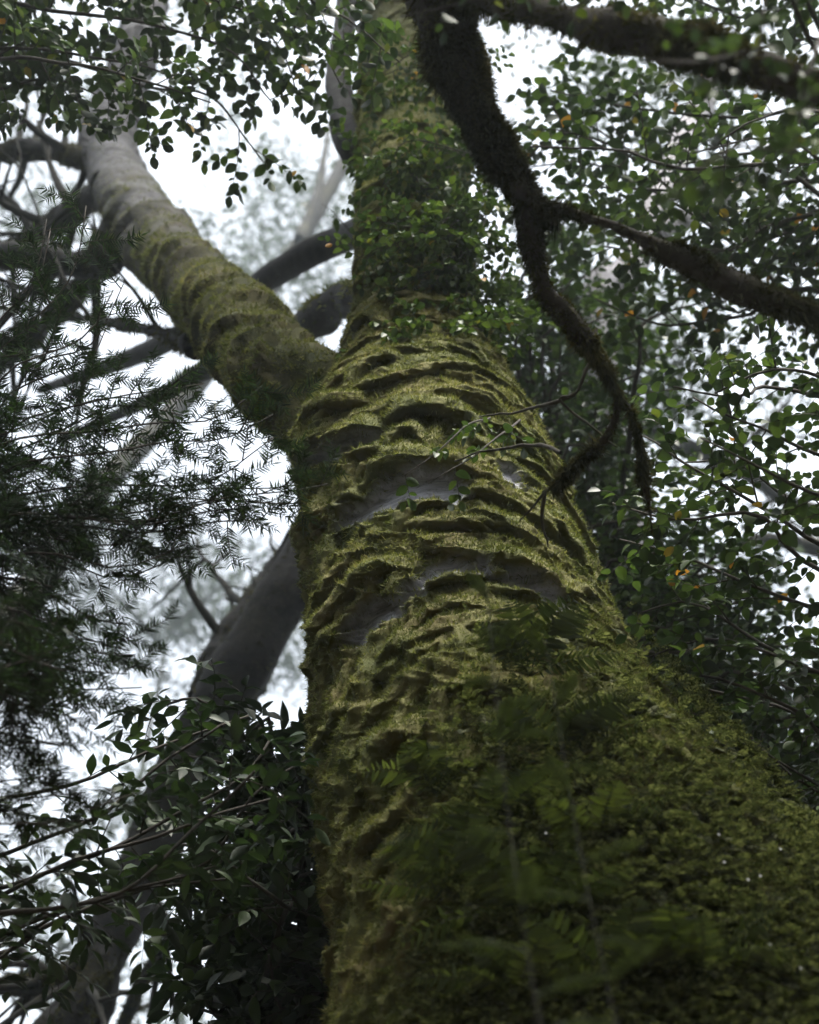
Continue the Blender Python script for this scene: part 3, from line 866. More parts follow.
# --- taller beech right, upper right sprays
rng = np.random.default_rng(22)
tB = thing('beech_tree', (3.6, 6.4, 0), 'taller beech behind the shaggy branch, its dark leaves filling the upper right', 'tree')
sB = [(3.9, 6.4, 0), (3.9, 6.4, 5), (4.2, 6.6, 10), (4.9, 6.8, 16), (5.0, 6.8, 20)]
pole(tB, sB, [.20, .17, .13, .08, .03], 'dark_bark', seed=32)
def stemB(z):
    a = np.array(sB); return ('w', np.interp(z, a[:, 2], a[:, 0]), np.interp(z, a[:, 2], a[:, 1]), z)
kw = dict(r0=.030, r1=.005, twig_every=.13, twig_len=.62, L=.088, W=.060, leaf_every=.052, sub=2, droop=.2)
for z, pts in [(10.2, [(860, 200, 9.2), (740, 190, 9.0), (640, 190, 9.0), (560, 180, 9.2)]),
               (10.8, [(860, 130, 9.6), (740, 120, 9.4), (640, 110, 9.4), (550, 90, 9.6)]),
               (11.6, [(860, 60, 9.8), (740, 50, 9.8), (650, 40, 9.8), (560, 30, 10)]),
               (12.0, [(880, 10, 10), (760, -10, 10), (640, -20, 10)]),
               (9.4, [(860, 250, 9.0), (760, 240, 9.0), (680, 260, 9.0), (600, 250, 9.2)]),
               (9.6, [(840, 180, 8.6), (760, 140, 8.6), (690, 150, 8.6)]),
               (9.0, [(840, 300, 9.0), (740, 320, 9.0), (660, 330, 9.0), (590, 300, 9.2)]),
               (9.6, [(800, 270, 9.4), (700, 210, 9.4), (610, 150, 9.4), (540, 130, 9.4)])]:
    for v in jitter(rng, [stemB(z)] + pts, 2, 30, .45): leafy_branch(tB, rng, PP(v), 'beech', **{**kw, 't0': 0.07})

for pts in ([(880, 60, 3.9), (760, 50, 3.5), (690, 70, 3.3), (650, 60, 3.2)], [(900, 150, 3.9), (800, 160, 3.5), (730, 160, 3.3), (690, 190, 3.2)],
            [(760, -90, 4.4), (620, -50, 4.2), (500, -5, 4.2), (400, 20, 4.3)], [(760, -60, 4.4), (650, -20, 4.2), (570, 10, 4.1), (520, 30, 4.1)]):
    leafy_branch(tB, rng, PP([('w', 3.9, 6.4, 5.6)] + pts), 'beech', r0=.02, r1=.003, twig_every=.07, twig_len=.16, L=.05, W=.034, leaf_every=.03, sub=1, t0=.3, droop=.3)

# --- dark tree right behind the trunk
rng = np.random.default_rng(23)
tC = thing('dense_tree', (1.3, 8.0, 0), 'dense dark-leaved tree close behind the right side of the mossy trunk', 'tree')
sC = [(1.45, 8.0, 0), (1.35, 8.0, 5), (1.2, 8.05, 9), (0.75, 8.1, 13)]
pole(tC, sC, [.22, .19, .15, .06], 'dark_bark', seed=33)
def stemC(z):
    a = np.array(sC); return ('w', np.interp(z, a[:, 2], a[:, 0]), np.interp(z, a[:, 2], a[:, 1]), z)
kw = dict(r0=.035, r1=.006, twig_every=.10, twig_len=.70, L=.085, W=.055, leaf_every=.05, sub=2, droop=.3)
for z, pts in [(6.6, [(600, 640, 9.4), (660, 620, 9.2), (740, 600, 9.2)]), (6.2, [(640, 690, 9.2), (720, 690, 9), (800, 670, 9)]),
               (6.0, [(650, 740, 9.0), (730, 750, 8.8), (819, 740, 8.8)]), (5.6, [(700, 790, 8.8), (770, 790, 8.6), (850, 790, 8.6)]),
               (7.4, [(580, 560, 9.6), (630, 520, 9.6), (700, 500, 9.6)]), (8.0, [(560, 480, 10), (600, 440, 10), (640, 400, 10)]),
               (8.6, [(550, 410, 10.4), (590, 370, 10.4), (640, 340, 10.4)]), (7.0, [(600, 600, 9.4), (640, 560, 9.2), (690, 550, 9)]),
               (5.4, [(720, 830, 8.6), (790, 830, 8.4), (870, 840, 8.4)]), (9.2, [(530, 360, 10.8), (550, 310, 10.8), (580, 270, 11)]),
               (9.8, [(520, 320, 11), (530, 260, 11.2), (560, 200, 11.4)]), (6.4, [(620, 650, 9.3), (690, 650, 9.2), (780, 630, 9.2)])]:
    for v in jitter(rng, [stemC(z)] + pts, 3, 30, .45): leafy_branch(tC, rng, PP(v), 'mid_leaf', **{**kw, 't0': 0.05})

# --- beech overhead on the upper left
rng = np.random.default_rng(24)
tD = thing('beech_tree', (-3.6, 4.2, 0), 'beech reaching in from the upper left with small oval leaves against the white sky', 'tree')
sD = [(-4.0, 4.0, 0), (-3.9, 4.1, 5), (-3.9, 4.3, 9), (-3.6, 4.7, 13), (-3.4, 5.0, 16)]
pole(tD, sD, [.20, .17, .13, .08, .03], 'dark_bark', seed=34)
def stemD(z):
    a = np.array(sD); return ('w', np.interp(z, a[:, 2], a[:, 0]), np.interp(z, a[:, 2], a[:, 1]), z)
kw = dict(r0=.026, r1=.004, twig_every=.13, twig_len=.46, L=.090, W=.056, leaf_every=.040, sub=2, droop=.45)
for z, pts in [(9.6, [(-60, 60, 8.4), (40, 50, 8.2), (130, 60, 8.2), (190, 90, 8.2)]), (10.2, [(-40, 10, 8.6), (60, 10, 8.4), (150, 20, 8.4), (230, 50, 8.4), (280, 110, 8.4)]),
               (10.8, [(-20, -40, 8.8), (120, -30, 8.6), (220, 0, 8.6), (310, 40, 8.6), (345, 90, 8.6)]), (9.2, [(-80, 110, 8.2), (0, 90, 8.2), (60, 80, 8.2), (120, 100, 8.2)]),
               (11.4, [(60, -60, 9), (200, -40, 8.8), (290, -10, 8.8), (350, 30, 8.8)]), (11, [(100, -60, 9), (220, -10, 8.8), (270, 40, 8.6), (300, 100, 8.5)]),
               (9.5, [(-60, 90, 8), (-10, 60, 8), (30, 40, 8)])]:
    for v in jitter(rng, [stemD(z)] + pts, 2, 26, .4): leafy_branch(tD, rng, PP(v), 'beech', **{**kw, 't0': 0.07})

# --- conifer on the left
rng = np.random.default_rng(25)
tE = thing('conifer', (-3.1, 2.5, 0), 'dark conifer on the left with flat feathery sprays of narrow needles', 'conifer')
sE = [(-3.1, 2.5, 0), (-3.05, 2.65, 3), (-3.0, 2.75, 5.6), (-2.95, 2.9, 8.6)]
pole(tE, sE, [.12, .10, .07, .02], 'dark_bark', seed=35)
def stemE(z):
    a = np.array(sE); return ('w', np.interp(z, a[:, 2], a[:, 0]), np.interp(z, a[:, 2], a[:, 1]), z)
kw = dict(r0=.010, r1=.0025, twig_every=.10, twig_len=.34, L=.052, W=.0085, leaf_every=.0115, sub=2, droop=.12, pairs=True, spread=.8, jit=.2, plane_jit=.22)
for z, pts in [(4.2, [(-60, 520, 5.40), (60, 505, 5.40), (160, 495, 5.52), (300, 486, 5.76)]),
               (4.6, [(-60, 450, 5.64), (20, 420, 5.64), (110, 400, 5.76), (200, 380, 5.88)]),
               (4.8, [(-70, 420, 5.64), (10, 370, 5.76), (80, 340, 5.88), (110, 290, 6.00)]),
               (5.2, [(-60, 380, 5.88), (-5, 330, 6.00), (30, 280, 6.12), (42, 225, 6.24)]),
               (4.4, [(-60, 480, 5.40), (30, 460, 5.40), (110, 450, 5.52), (210, 440, 5.76), (270, 410, 5.88)]),
               (4.0, [(-60, 560, 5.16), (40, 550, 5.16), (110, 560, 5.28), (190, 545, 5.40)]),
               (3.8, [(-60, 600, 5.04), (30, 620, 5.04), (80, 640, 5.16), (130, 650, 5.28)]),
               (3.6, [(-60, 660, 4.80), (10, 680, 4.80), (60, 690, 4.92), (140, 690, 5.04)]),
               (3.4, [(-60, 740, 4.68), (20, 740, 4.68), (80, 740, 4.80)]),
               (3.2, [(-60, 820, 4.56), (20, 800, 4.68), (90, 790, 4.80)]),
               (3.5, [(-60, 690, 4.56), (0, 665, 4.56), (50, 660, 4.68)]), (3.5, [(-60, 650, 4.56), (-10, 680, 4.56), (30, 700, 4.68)]), (3.6, [(-70, 630, 4.68), (-10, 640, 4.68), (30, 650, 4.80)]),
               (4.3, [(-60, 500, 5.52), (0, 470, 5.64), (50, 450, 5.64), (100, 470, 5.64)]),
               (4.1, [(-60, 545, 5.28), (60, 525, 5.40), (160, 530, 5.52), (270, 520, 5.76)]),
               (3.9, [(-60, 590, 5.16), (0, 580, 5.16), (50, 590, 5.16)]),
               (3.7, [(-60, 640, 4.80), (-10, 650, 4.80), (40, 670, 4.80), (60, 720, 4.80)])]:
    for v in jitter(rng, [stemE(z * 1.12)] + pts, 3, 18, .2): leafy_branch(tE, rng, PP(v), 'needle', 'needle', fold=.1, curl=.1, bark='dark_bark', **{**kw, 't0': 0.07})

# --- broad-leaved shrub lower left
rng = np.random.default_rng(26)
tG = thing('broadleaf_tree', (-2.7, 4.6, 0), 'small tree in the lower left with large pointed dark green leaves', 'tree')
sG = [(-3.1, 3.9, 0), (-3.0, 4.0, 3), (-2.9, 4.1, 5), (-3.1, 4.1, 6)]
pole(tG, sG, [.10, .08, .05, .02], 'dark_bark', seed=36)
def stemG(z):
    a = np.array(sG); return ('w', np.interp(z, a[:, 2], a[:, 0]), np.interp(z, a[:, 2], a[:, 1]), z)
kw = dict(r0=.016, r1=.005, twig_every=.13, twig_len=.42, L=.105, W=.042, leaf_every=.048, sub=1, droop=.25, jit=.45)
for z, pts in [(3.6, [(-80, 900, 5.6), (20, 860, 5.6), (120, 820, 5.6), (285, 770, 5.8)]), (3.4, [(-80, 950, 5.4), (20, 900, 5.5), (120, 870, 5.6), (220, 840, 5.7)]),
               (3.9, [(-80, 850, 5.7), (20, 820, 5.8), (100, 790, 5.8), (180, 730, 6.0), (220, 700, 6.0)]),
               (3.8, [(-80, 880, 5.6), (40, 850, 5.7), (160, 800, 5.9), (240, 750, 6.0), (270, 710, 6.1)])]:
    for v in jitter(rng, [stemG(z)] + [(q[0], q[1] + 25, q[2]) for q in pts], 2, 26, .4): leafy_branch(tG, rng, PP(v), 'broad', 'broad', bark='dark_bark', **{**kw, 't0': 0.07})

rng = np.random.default_rng(27)
tH = thing('broadleaf_tree', (-0.6, 6.6, 0), 'dense dark broad-leaved tree filling the gap behind the lower left of the trunk', 'tree')
sH = [(-0.9, 6.2, 0), (-0.85, 6.2, 3), (-0.75, 6.3, 5.5), (-0.8, 6.4, 7.0)]
pole(tH, sH, [.14, .12, .08, .03], 'dark_bark', seed=37)
def stemH(z):
    a = np.array(sH); return ('w', np.interp(z, a[:, 2], a[:, 0]), np.interp(z, a[:, 2], a[:, 1]), z)
kw = dict(r0=.02, r1=.006, twig_every=.09, twig_len=.50, L=.13, W=.060, leaf_every=.05, sub=2, droop=.25, jit=.5)
for z, pts in [(5.4, [(300, 760, 7.4), (270, 740, 7.3), (230, 720, 7.2), (190, 710, 7.2)]), (5.2, [(310, 800, 7.2), (260, 800, 7.2), (200, 800, 7.1)]),
               (4.9, [(310, 850, 7.0), (250, 850, 7.0), (190, 840, 6.9)]), (4.6, [(310, 910, 6.9), (260, 900, 6.8), (210, 880, 6.8)]),
               (4.3, [(320, 970, 6.8), (270, 960, 6.7), (230, 930, 6.7)]), (4.0, [(330, 1030, 6.7), (280, 1020, 6.6), (220, 1010, 6.6)]),
               (5.8, [(310, 730, 7.5), (290, 700, 7.5), (260, 700, 7.4)]), (3.7, [(310, 1080, 6.5), (260, 1050, 6.5), (200, 1020, 6.5)]),
               (4.8, [(330, 880, 6.8), (280, 860, 6.6), (240, 820, 6.5)]), (4.4, [(340, 950, 6.6), (290, 930, 6.5), (250, 900, 6.4)])]:
    for v in jitter(rng, [stemH(z)] + [(q[0], q[1] + 45, q[2]) for q in pts], 3, 26, .4): leafy_branch(tH, rng, PP(v), 'broad', 'broad', bark='dark_bark', **{**kw, 't0': 0.1})

# --- leafy sprigs growing over the upper stem
rng = np.random.default_rng(28)
def sprig(spec, label, n_tw, name='leafy_sprig', L=.058, W=.038, ln=.34, every=.05):
    pts = PP(spec)
    o = thing(name, pts[0], label, 'sprig')
    for v in jitter(rng, spec, n_tw // 2, 16, .12): leafy_branch(o, rng, PP(v), 'sprig_leaf', name='stem', r0=.006, r1=.002, twig_every=every, twig_len=ln, L=L, W=W, leaf_every=.030, sub=1, droop=.35, t0=.05)
    return o
q, _ = trunk_point(470, 260); dq = float((q - CAM) @ FW)
sprig([(478, 205, dq), (440, 230, dq - .5), (400, 242, dq - .55), (372, 250, dq - .5)], 'leafy sprig across the upper stem, just below the shaggy branch', 5)
sprig([(490, 300, dq - .1), (455, 300, dq - .6), (420, 312, dq - .65), (385, 335, dq - .7), (370, 378, dq - .75)], 'leafy sprig hanging over the stem where it leaves the fork', 5)
sprig([(480, 150, dq + .5), (450, 185, dq), (410, 190, dq), (370, 170, dq + .2)], 'leafy sprig on the upper stem beside the bare side branch', 5)
sprig([(500, 330, dq - .2), (470, 345, dq - .8), (430, 345, dq - .9), (395, 362, dq - 1.0)], 'lowest leafy sprig over the stem, above the arched moss folds', 5)
sprig([(505, 270, dq + .1), (490, 310, dq - .3), (480, 360, dq - .6), (470, 400, dq - .9)], 'leafy sprig trailing down the right edge of the stem', 5)
sprig([(520, 420, 6.9), (490, 445, 6.4), (455, 465, 6.2), (430, 480, 6.2)], 'thin sprig with few leaves in front of the upper bare bark patch', 4, every=.13, ln=.16)
sprig([(486, 235, dq), (455, 255, dq - .5), (425, 270, dq - .6), (395, 290, dq - .6)], 'leafy sprig over the middle of the upper stem', 5)
sprig([(476, 160, dq + .4), (440, 150, dq), (400, 160, dq), (380, 200, dq)], 'leafy sprig high on the upper stem under the dark branch', 5)
sprig([(470, 320, dq - .4), (445, 330, dq - .8), (415, 345, dq - .9), (380, 395, dq - 1.0)], 'leafy sprig drooping to the left over the first moss fold', 5)
sprig([(480, 90, dq + .9), (440, 70, dq + .5), (400, 70, dq + .5), (365, 90, dq + .6)], 'leafy sprig at the very top of the upper stem', 5)
sprig([(490, 190, dq + .2), (450, 215, dq - .3), (415, 225, dq - .4), (375, 215, dq - .3)], 'long leafy sprig over the stem level with the fork of the shaggy branch', 5)
sprig([(350, 232, 10.0), (335, 215, 9.8), (322, 206, 9.8)], 'tiny pair of leaves sticking out left of the upper stem', 2, every=.3, ln=.08, L=.09, W=.045)

# ================================================================ FERNS ON THE TRUNK
rng = np.random.default_rng(29)
def frond(mb_w, lv, rng, p, d, n, L, npair=15, w=0.16, arch=0.5):
    u = np.linspace(0, 1, 12)[:, None]
    c = p + d * L * u - UPZ * arch * L * u ** 2 + norm(np.cross(d, UPZ) + 1e-3) * rng.normal(0, .08) * L * u ** 2
    add_tube(mb_w, c, np.linspace(.0028, .0008, 12), 4, closed=False, rnd=0.25)
    T = norm(np.gradient(c, axis=0))
    k = np.linspace(1.2, 11, npair)
    q = np.stack([np.interp(k, np.arange(12), c[:, i]) for i in range(3)], 1)
    t = norm(np.stack([np.interp(k, np.arange(12), T[:, i]) for i in range(3)], 1))
    sh = np.sin(np.linspace(.35, 3.0, npair)) ** .8 * w * L * 1.0
    for sgn in (1, -1):
        side = norm(np.cross(t, n)) * sgn
        lv.add(q, side * 0.9 + t * 0.35 - UPZ * .12 + rng.normal(0, .08, q.shape), n + rng.normal(0, .15, q.shape), sh * 1.5, np.maximum(.3 * sh, .008))

def fern(root, nv, label, nf=6, L=.38, tone=.5, group=None):
    o = thing('fern', root, label, 'fern', group)
    for k in range(nf):
        mw, lv = MB(), Leaves()
        az = (k / nf - .5) * 2.4 + rng.normal(0, .25)
        side = norm(np.cross(nv, UPZ))
        d = norm(nv * .55 * math.cos(az) + side * math.sin(az) * .9 + UPZ * rng.uniform(.25, .9))
        n = norm(np.cross(np.cross(d, UPZ), d))
        frond(mw, lv, rng, root, d, n, L * rng.uniform(.7, 1.2), arch=rng.uniform(.2, .6))
        lv.mesh(rng, 'lance', .1, .15, mw, rnd=tone * rng.uniform(.5, 1.4))
        mw.build('frond', M['fern'], o)
    return o
FERNS = [((440, 800), 'fern on the trunk right of the deep dark hollow'), ((500, 830), 'fern in the middle of the mossy trunk low down'),
         ((560, 760), 'fern rooted below the small bare patch on the right'), ((600, 850), 'bushy fern on the widest part of the trunk'),
         ((470, 900), 'dark fern near the bottom edge, left of centre'), ((540, 930), 'fern with bright upright fronds near the bottom edge'),
         ((700, 990), 'fern in the dark bottom right corner of the trunk'),
         ((620, 1000), 'fern cut by the bottom edge, right of centre'),
         ((520, 1010), 'fern cut by the bottom edge, in the middle'), ((530, 680), 'fern just under the lower bark band')]
for (q, lab) in FERNS:
    p, nv = trunk_point(*q)
    fern(p + nv * .02, nv, lab, 7, rng.uniform(.28, .42), rng.uniform(.3, .9))

# filmy ferns, too many to count, over the lower trunk
cov_w, cov = MB(), Leaves()
cnt = 0
while cnt < 8500:
    px = rng.uniform(400, 840); py = rng.uniform(600, 1060)
    dens = np.clip((py - 600) / 260, 0, 1) * np.clip((px - (400 + (900 - py) * .12)) / 90, 0, 1)
    if rng.random() > dens: continue
    a, z = on_trunk(px, py)
    x, y = ax_c(z); r = ax_r(z)
    if abs(a) > (1.05 if py < 860 else 1.4): continue
    nv = np.array([math.sin(a), -math.cos(a), 0.0])
    p = np.array([x, y, z]) + nv * (r + rng.uniform(.01, .05))
    d = norm(nv * .8 - UPZ * rng.uniform(-.2, .6) + rng.normal(0, .35, 3))
    L = rng.uniform(.03, .085)
    n = norm(np.cross(np.cross(d, UPZ), d) + rng.normal(0, .3, 3))
    k = np.linspace(.15, 1, 6)[:, None]
    q = p + d * L * k - UPZ * .25 * L * k ** 2
    for sgn in (1, -1):
        sdv = norm(np.cross(d, n)) * sgn
        cov.add(q, sdv * .8 + d * .6 + rng.normal(0, .12, q.shape), np.broadcast_to(n, q.shape), L * .38 * (1.15 - k[:, 0] * .8), np.full(6, L * .12))
    cnt += 1
co = cov.mesh(rng, 'far', .1, .1).build('filmy_fern_cover', M['cover'])
tag(co, 'soft mat of tiny feathery filmy ferns covering the lower trunk', 'fern cover', kind='stuff')

# feathery saplings between the camera and the trunk
def sapling(xy, top, label, seed):
    rg = np.random.default_rng(seed)
    tp = P(*top)
    b0_ = np.array([xy[0], xy[1], 0.0])
    o = thing('feathery_sapling', b0_, label, 'sapling')
    pts = np.array([b0_, b0_ * .6 + tp * .4 + [0.03, 0, 0], b0_ * .25 + tp * .75 - [0.02, 0, 0], tp])
    c = catmull(pts, 40)
    w = MB(); add_tube(w, c, np.linspace(.0022, .0012, 40), 5, moss=0.0); st = w.build('stem', M['stem'], o)
    s = lean_len(c)
    for k, x in enumerate(np.linspace(.70, .985, 13)):
        p = np.array([np.interp(x * s[-1], s, c[:, i]) for i in range(3)])
        az = k * 2.4 + rg.normal(0, .3)
        ln = (.30 * (1.08 - x) + .10) * rg.uniform(.8, 1.2)
        d = norm(np.array([math.cos(az), math.sin(az), .55]))
        mw, lv = MB(), Leaves()
        frond(mw, lv, rg, p, d, norm(np.cross(np.cross(d, UPZ), d)), ln * .8, 12, .15, .3)
        lv.mesh(rg, 'lance', .1, .1, mw, rnd=.25)
        mw.build('frond', M['fern'], o)
    return o
sapling((0.35, 1.9), (486, 585, 4.0), 'feathery green sapling out of focus in front of the bark band', 51)
sapling((0.55, 2.0), (545, 640, 3.9), 'feathery sapling out of focus to the right of the bark band', 52)

# tiny white discs, coloured to stand in for glints off water drops
for k, (px, py) in enumerate([(708, 852), (764, 865), (714, 880), (736, 897), (747, 893), (710, 903), (552, 851), (498, 833), (786, 985), (757, 962)]):
    p, nv = trunk_point(px, py, .09)
    lv = Leaves()
    for a in range(5):
        th = a * 2 * math.pi / 5
        s1 = norm(np.cross(nv, UPZ)); s2 = np.cross(s1, nv)
        lv.add(p, s1 * math.cos(th) + s2 * math.sin(th) + nv * .3, nv, .005, .005)
    ob = lv.mesh(rng, 'round', .1, .1).build('white_glint', M['glint_white'], origin=p)
    tag(ob, 'tiny white disc painted as a water-drop glint among the ferns low on the mossy trunk', 'flower', 'tiny painted glints on the lower trunk')

# ================================================================ FAR TREES IN THE MIST
def crown(parent, rng, blobs, leafL, seed):
    """crown of leaf clumps; blobs = (px, py, depth, half width px, half height px, clumps)."""
    lv, wd_ = Leaves(), MB()
    for (px, py, d, hw, hh, ncl) in blobs:
        c0 = P(px, py, d)
        for k in range(ncl):
            v = rng.normal(0, 1, 3); v = v / np.linalg.norm(v) * rng.random() ** .45
            c = c0 + RT * v[0] * hw * d / F + UP * v[1] * hh * d / F + FW * v[2] * .5 * (hw + hh) * d / F
            if rng.random() < .2: continue
            nl = rng.integers(16, 44)
            cr = leafL * rng.uniform(1.5, 3.0)
            pos = c + rng.normal(0, 1, (nl, 3)) * np.array([cr, cr, cr * .35])
            lv.add(pos, rng.normal(0, 1, (nl, 3)), UPZ + rng.normal(0, .5, (nl, 3)), leafL * rng.uniform(.6, 1.3, nl), leafL * rng.uniform(.35, .7, nl))
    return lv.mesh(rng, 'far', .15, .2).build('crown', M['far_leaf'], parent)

def under(px, py, d, r, lean=(0, 0)):
    c = P(px, py, d)
    return [('w', c[0] * 1.12 + lean[0], c[1] + lean[1], 0, r), ('w', c[0] * 1.06, c[1], c[2] * .45, r * .8), ('w', c[0], c[1], c[2] * .9, r * .45), ('w', c[0], c[1], c[2] * 1.1, .05)]

def far_tree(name, label, trunk_spec, limbs, blobs, leafL, seed, bark='far_bark', cat='tree', mossy=.2):
    rg = np.random.default_rng(seed)
    pts = PP([s[:-1] for s in trunk_spec]); rad = [s[-1] for s in trunk_spec]
    o = thing(name, pts[0], label, cat)
    tr = pole(o, pts, rad, bark, n=22, m=120, seed=seed, mossy=mossy, amp=.07, thin=.74, shag=9000 if seed == 61 else 0)
    if seed == 61: offshoots(tr, pts, rad, seed, 8, 1.6)
    for k, sp in enumerate(limbs):
        lo = pole(o, PP([s[:-1] for s in sp]), [s[-1] for s in sp], bark, n=14, m=60, seed=seed + k, mossy=mossy, name='limb', amp=.05, thin=.85, shag=2500 if seed == 61 else 0)
        if seed in (61, 67): offshoots(lo, PP([s[:-1] for s in sp]), [s[-1] for s in sp], seed + k, 8, 1.3)
    if blobs: crown(o, rg, blobs, leafL, seed)
    return o

# big leaning tree, left, mid distance
d1 = 12.5
far_tree('leaning_tree', 'dark leaning trunk with a thin mossy rim, passing behind the left of the mossy tree',
         [('w', -5.2, 7.2, 0, .55), (20, 1090, 11.2, px_r(90, 11.2)), (100, 960, 11.6, px_r(66, 11.6)), (150, 850, 12, px_r(70, 12)), (205, 730, 12.3, px_r(76, 12.3)), (262, 630, 12.6, px_r(72, 12.6)), (310, 550, 13, px_r(66, 13)), (380, 430, 14, px_r(56, 14)), (430, 300, 16, .2), (440, 100, 19, .08)],
         [[(110, 950, 11.6, .14), (60, 975, 11.4, px_r(26, 11.4)), (10, 985, 11.5, px_r(22, 11.5)), (-60, 990, 12, .05)],
          [(140, 900, 12, .14), (165, 940, 12.4, px_r(20, 12.4)), (140, 985, 12.8, px_r(16, 12.8)), (110, 1060, 13.4, .05)],
          [(205, 700, 12.8, .16), (225, 640, 13.2, px_r(28, 13.2)), (262, 585, 13.8, px_r(22, 13.8)), (310, 520, 15, .1)],
          [(110, 940, 11.6, .14), (80, 1000, 11.2, px_r(30, 11.2)), (60, 1060, 11, .14)],
          [(240, 720, 13.4, .1), (275, 640, 13.8, px_r(14, 13.8)), (312, 590, 14.2, px_r(14, 14.2)), (350, 540, 15, .06)]],
         [], .1, 61, mossy=.1)
far_tree('misty_tree', 'pale leaning trunk fading into the mist behind the left limb',
         [('w', -19, 15, 0, .8), (-60, 670, 30, .6), (75, 515, 33, px_r(36, 33)), (195, 385, 37, px_r(30, 37)), (290, 258, 41, px_r(22, 41)), (350, 150, 45, px_r(17, 45)), (400, 40, 50, .2)],
         [[(300, 240, 41, .2), (318, 190, 43, .14), (330, 120, 46, .06)], [(262, 295, 40, .2), (255, 320, 42, .12), (230, 350, 44, .05)]],
         [(235, 250, 50, 110, 50, 12), (300, 310, 48, 60, 50, 16), (330, 190, 50, 40, 60, 8), (250, 130, 54, 120, 40, 8)], .26, 62, 'far_bark')
far_tree('misty_tree', 'misty tree whose grey-green crown fills the gaps on the upper left', under(20, 250, 96, .5),
         [[('w', *(P(20, 300, 60)), .2), (50, 270, 62, .1), (80, 200, 64, .05)]],
         [(30, 270, 62, 90, 120, 46), (60, 120, 65, 100, 70, 30), (30, 60, 67, 100, 70, 26), (200, 60, 71, 90, 70, 34), (280, 200, 75, 90, 60, 80), (60, 200, 68, 80, 70, 40), (300, 285, 73, 70, 60, 60), (220, 270, 74, 80, 40, 30)], .28, 63)
far_tree('misty_tree', 'misty tree behind the leaning trunk, its pale crown dotted with bright gaps', under(170, 610, 101, .45),
         [[('w', *(P(165, 650, 64)), .2), (120, 600, 65, .1), (70, 560, 67, .05)], [('w', *(P(168, 630, 64)), .2), (230, 580, 67, .1), (290, 540, 68, .04)]],
         [(190, 610, 65, 130, 85, 190), (90, 520, 67, 90, 70, 60), (285, 650, 64, 50, 70, 32), (60, 640, 67, 60, 80, 30), (240, 300, 68, 60, 60, 17)], .28, 64)
far_tree('misty_tree', 'misty tree low on the left seen through the gaps between broad leaves', under(60, 930, 62, .4),
         [[('w', *(P(50, 960, 40)), .1), (100, 920, 40, .06), (160, 890, 42, .03)]],
         [(90, 960, 40, 130, 90, 42), (200, 1000, 40, 80, 60, 27), (40, 860, 42, 80, 70, 30), (150, 800, 43, 90, 70, 37)], .22, 65)
far_tree('pale_tree', 'smooth pale trunk glimpsed between dark leaves below the shaggy branch',
         [('w', 2.6, 12.5, 0, .40), ('w', 2.5, 12.5, 8, .36), (600, 345, 16, px_r(46, 16)), (625, 280, 17, px_r(44, 17)), (660, 200, 18.5, px_r(38, 18.5)), (720, 60, 22, .2)],
         [[(640, 240, 17.6, .14), (720, 200, 18.6, .1), (790, 130, 20, .05)]],
         [(700, 130, 22, 130, 110, 70), (600, 80, 23, 90, 90, 40)], .13, 66, 'pale_bark', mossy=0)
far_tree('misty_tree', 'misty tree on the right with long grey boughs and blue-green leaves over white sky', under(960, 480, 24, .45),
         [[('w', *(P(955, 570, 23.5)), .2), (819, 548, 23, px_r(22, 23)), (760, 540, 23.2, px_r(16, 23)), (690, 560, 23.6, .04)],
          [('w', *(P(955, 540, 24)), .2), (800, 505, 23.6, px_r(16, 23)), (740, 470, 23.8, px_r(18, 23)), (660, 435, 24, px_r(20, 23)), (600, 420, 24.4, .08)],
          [(720, 465, 23.9, .09), (760, 430, 24, .06), (790, 400, 24.3, .03)]],
         [(640, 370, 24, 90, 80, 70), (600, 300, 25, 70, 80, 36), (720, 590, 23.6, 90, 60, 26), (560, 420, 24, 50, 120, 40), (800, 250, 26, 50, 50, 8), (770, 420, 30, 60, 60, 8)], .16, 67)
far_tree('misty_tree', 'misty tree at the lower right behind the rim of the trunk',
         [('w', 4.6, 11, 0, .35), ('w', 4.5, 11, 5, .3), ('w', 4.3, 11.2, 9, .15), ('w', 4.2, 11.3, 12, .05)],
         [[('w', 4.5, 11, 5.5, .12), (740, 700, 12.4, .06), (690, 640, 12.8, .03)]],
         [(720, 740, 12.5, 110, 80, 80), (790, 800, 12, 90, 70, 60), (640, 620, 13, 70, 80, 40), (560, 480, 14, 60, 100, 40)], .11, 68)

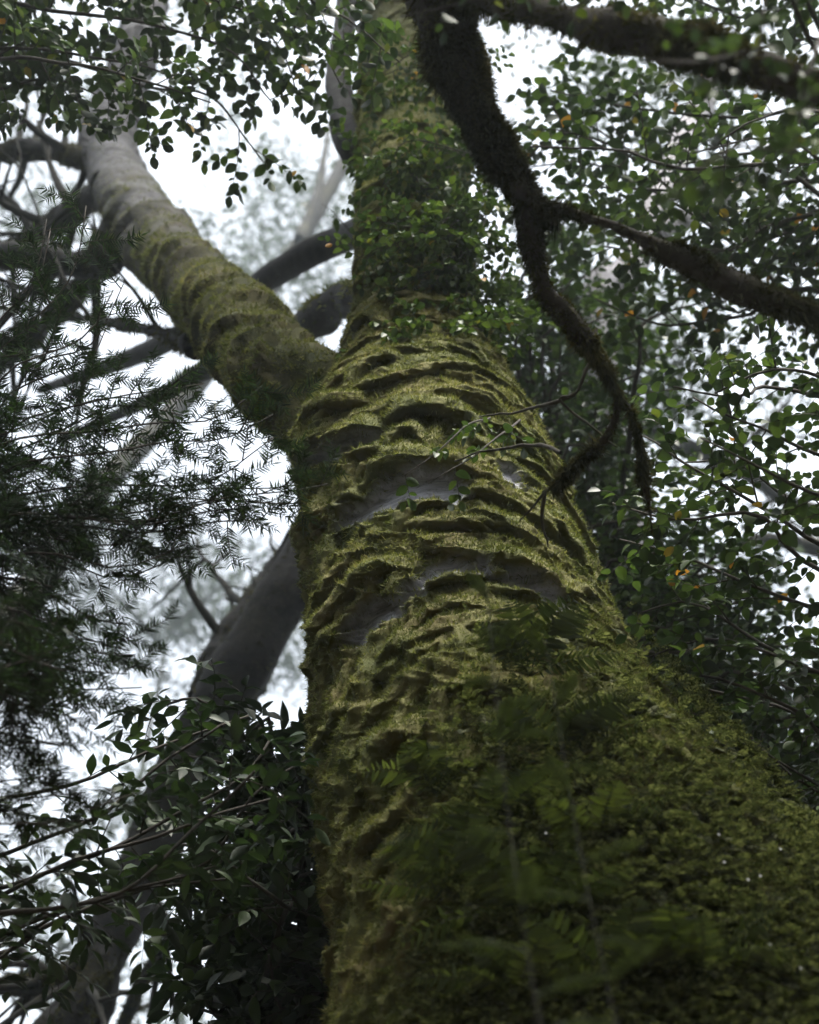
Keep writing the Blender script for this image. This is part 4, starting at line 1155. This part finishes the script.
# ================================================================ UNSEEN FOREST ALL ROUND, ADDED TO SHADE THE SCENE
rng = np.random.default_rng(40)
lv = Leaves()
nb = 0
while nb < 26000:
    az = rng.uniform(-math.pi, math.pi)          # 0 looks along +Y
    rad = rng.uniform(11, 24)
    top = 15 + 5 * noise(np.array([[math.sin(az) * 2, math.cos(az) * 2, 0]]), 1.0, 3)[0]
    if abs(az) < 0.75: top, rad = 4.5, rng.uniform(15, 30)
    z = top * rng.random() ** .8
    p = np.array([math.sin(az) * rad, math.cos(az) * rad, z])
    lv.add(p, rng.normal(0, 1, 3), UPZ + rng.normal(0, .5, 3), rng.uniform(.5, 1.1), rng.uniform(.35, .7)); nb += 1
for k in range(190):                            # unseen boughs added above the frame to shade the lower trunk
    c = np.array([1.3, 1.35, 8.6]) + rng.normal(0, 1, 3) * np.array([1.4, .65, .6])
    if c[2] < 1.6 + c[1] * 2.25 + 1.2 or c[2] < 5.5: continue
    lv.add(c + rng.normal(0, .3, (26, 3)), rng.normal(0, 1, (26, 3)), UPZ + rng.normal(0, .5, (26, 3)), rng.uniform(.07, .14, 26), rng.uniform(.05, .09, 26))
fo = lv.mesh(rng, 'far', .15, .2).build('unseen_shade_forest', M['far_leaf'])
tag(fo, 'unseen forest ring and overhead boughs, added to shade the scene', 'forest', kind='stuff')

# ================================================================ THE MIST
hb = MB()
x0, x1, y0, y1, z0, z1 = -75, 75, -75, 75, -1.6, 75
c8 = np.array([(x, y, z) for z in (z0, z1) for y in (y0, y1) for x in (x0, x1)], float)
hb.add(c8, [[0, 2, 3, 1], [4, 5, 7, 6], [0, 1, 5, 4], [2, 6, 7, 3], [0, 4, 6, 2], [1, 3, 7, 5]])
m, t, out = mat('mist')
pv = nn(t, 'ShaderNodeVolumePrincipled')
pv.inputs['Color'].default_value = (0.84, 0.94, 1.0, 1)
pv.inputs['Density'].default_value = 0.0012
pv.inputs['Anisotropy'].default_value = 0.6
t.links.new(pv.outputs[0], out.inputs['Volume'])
hz = hb.build('haze', m, smooth=False)
hz['kind'] = 'stuff'
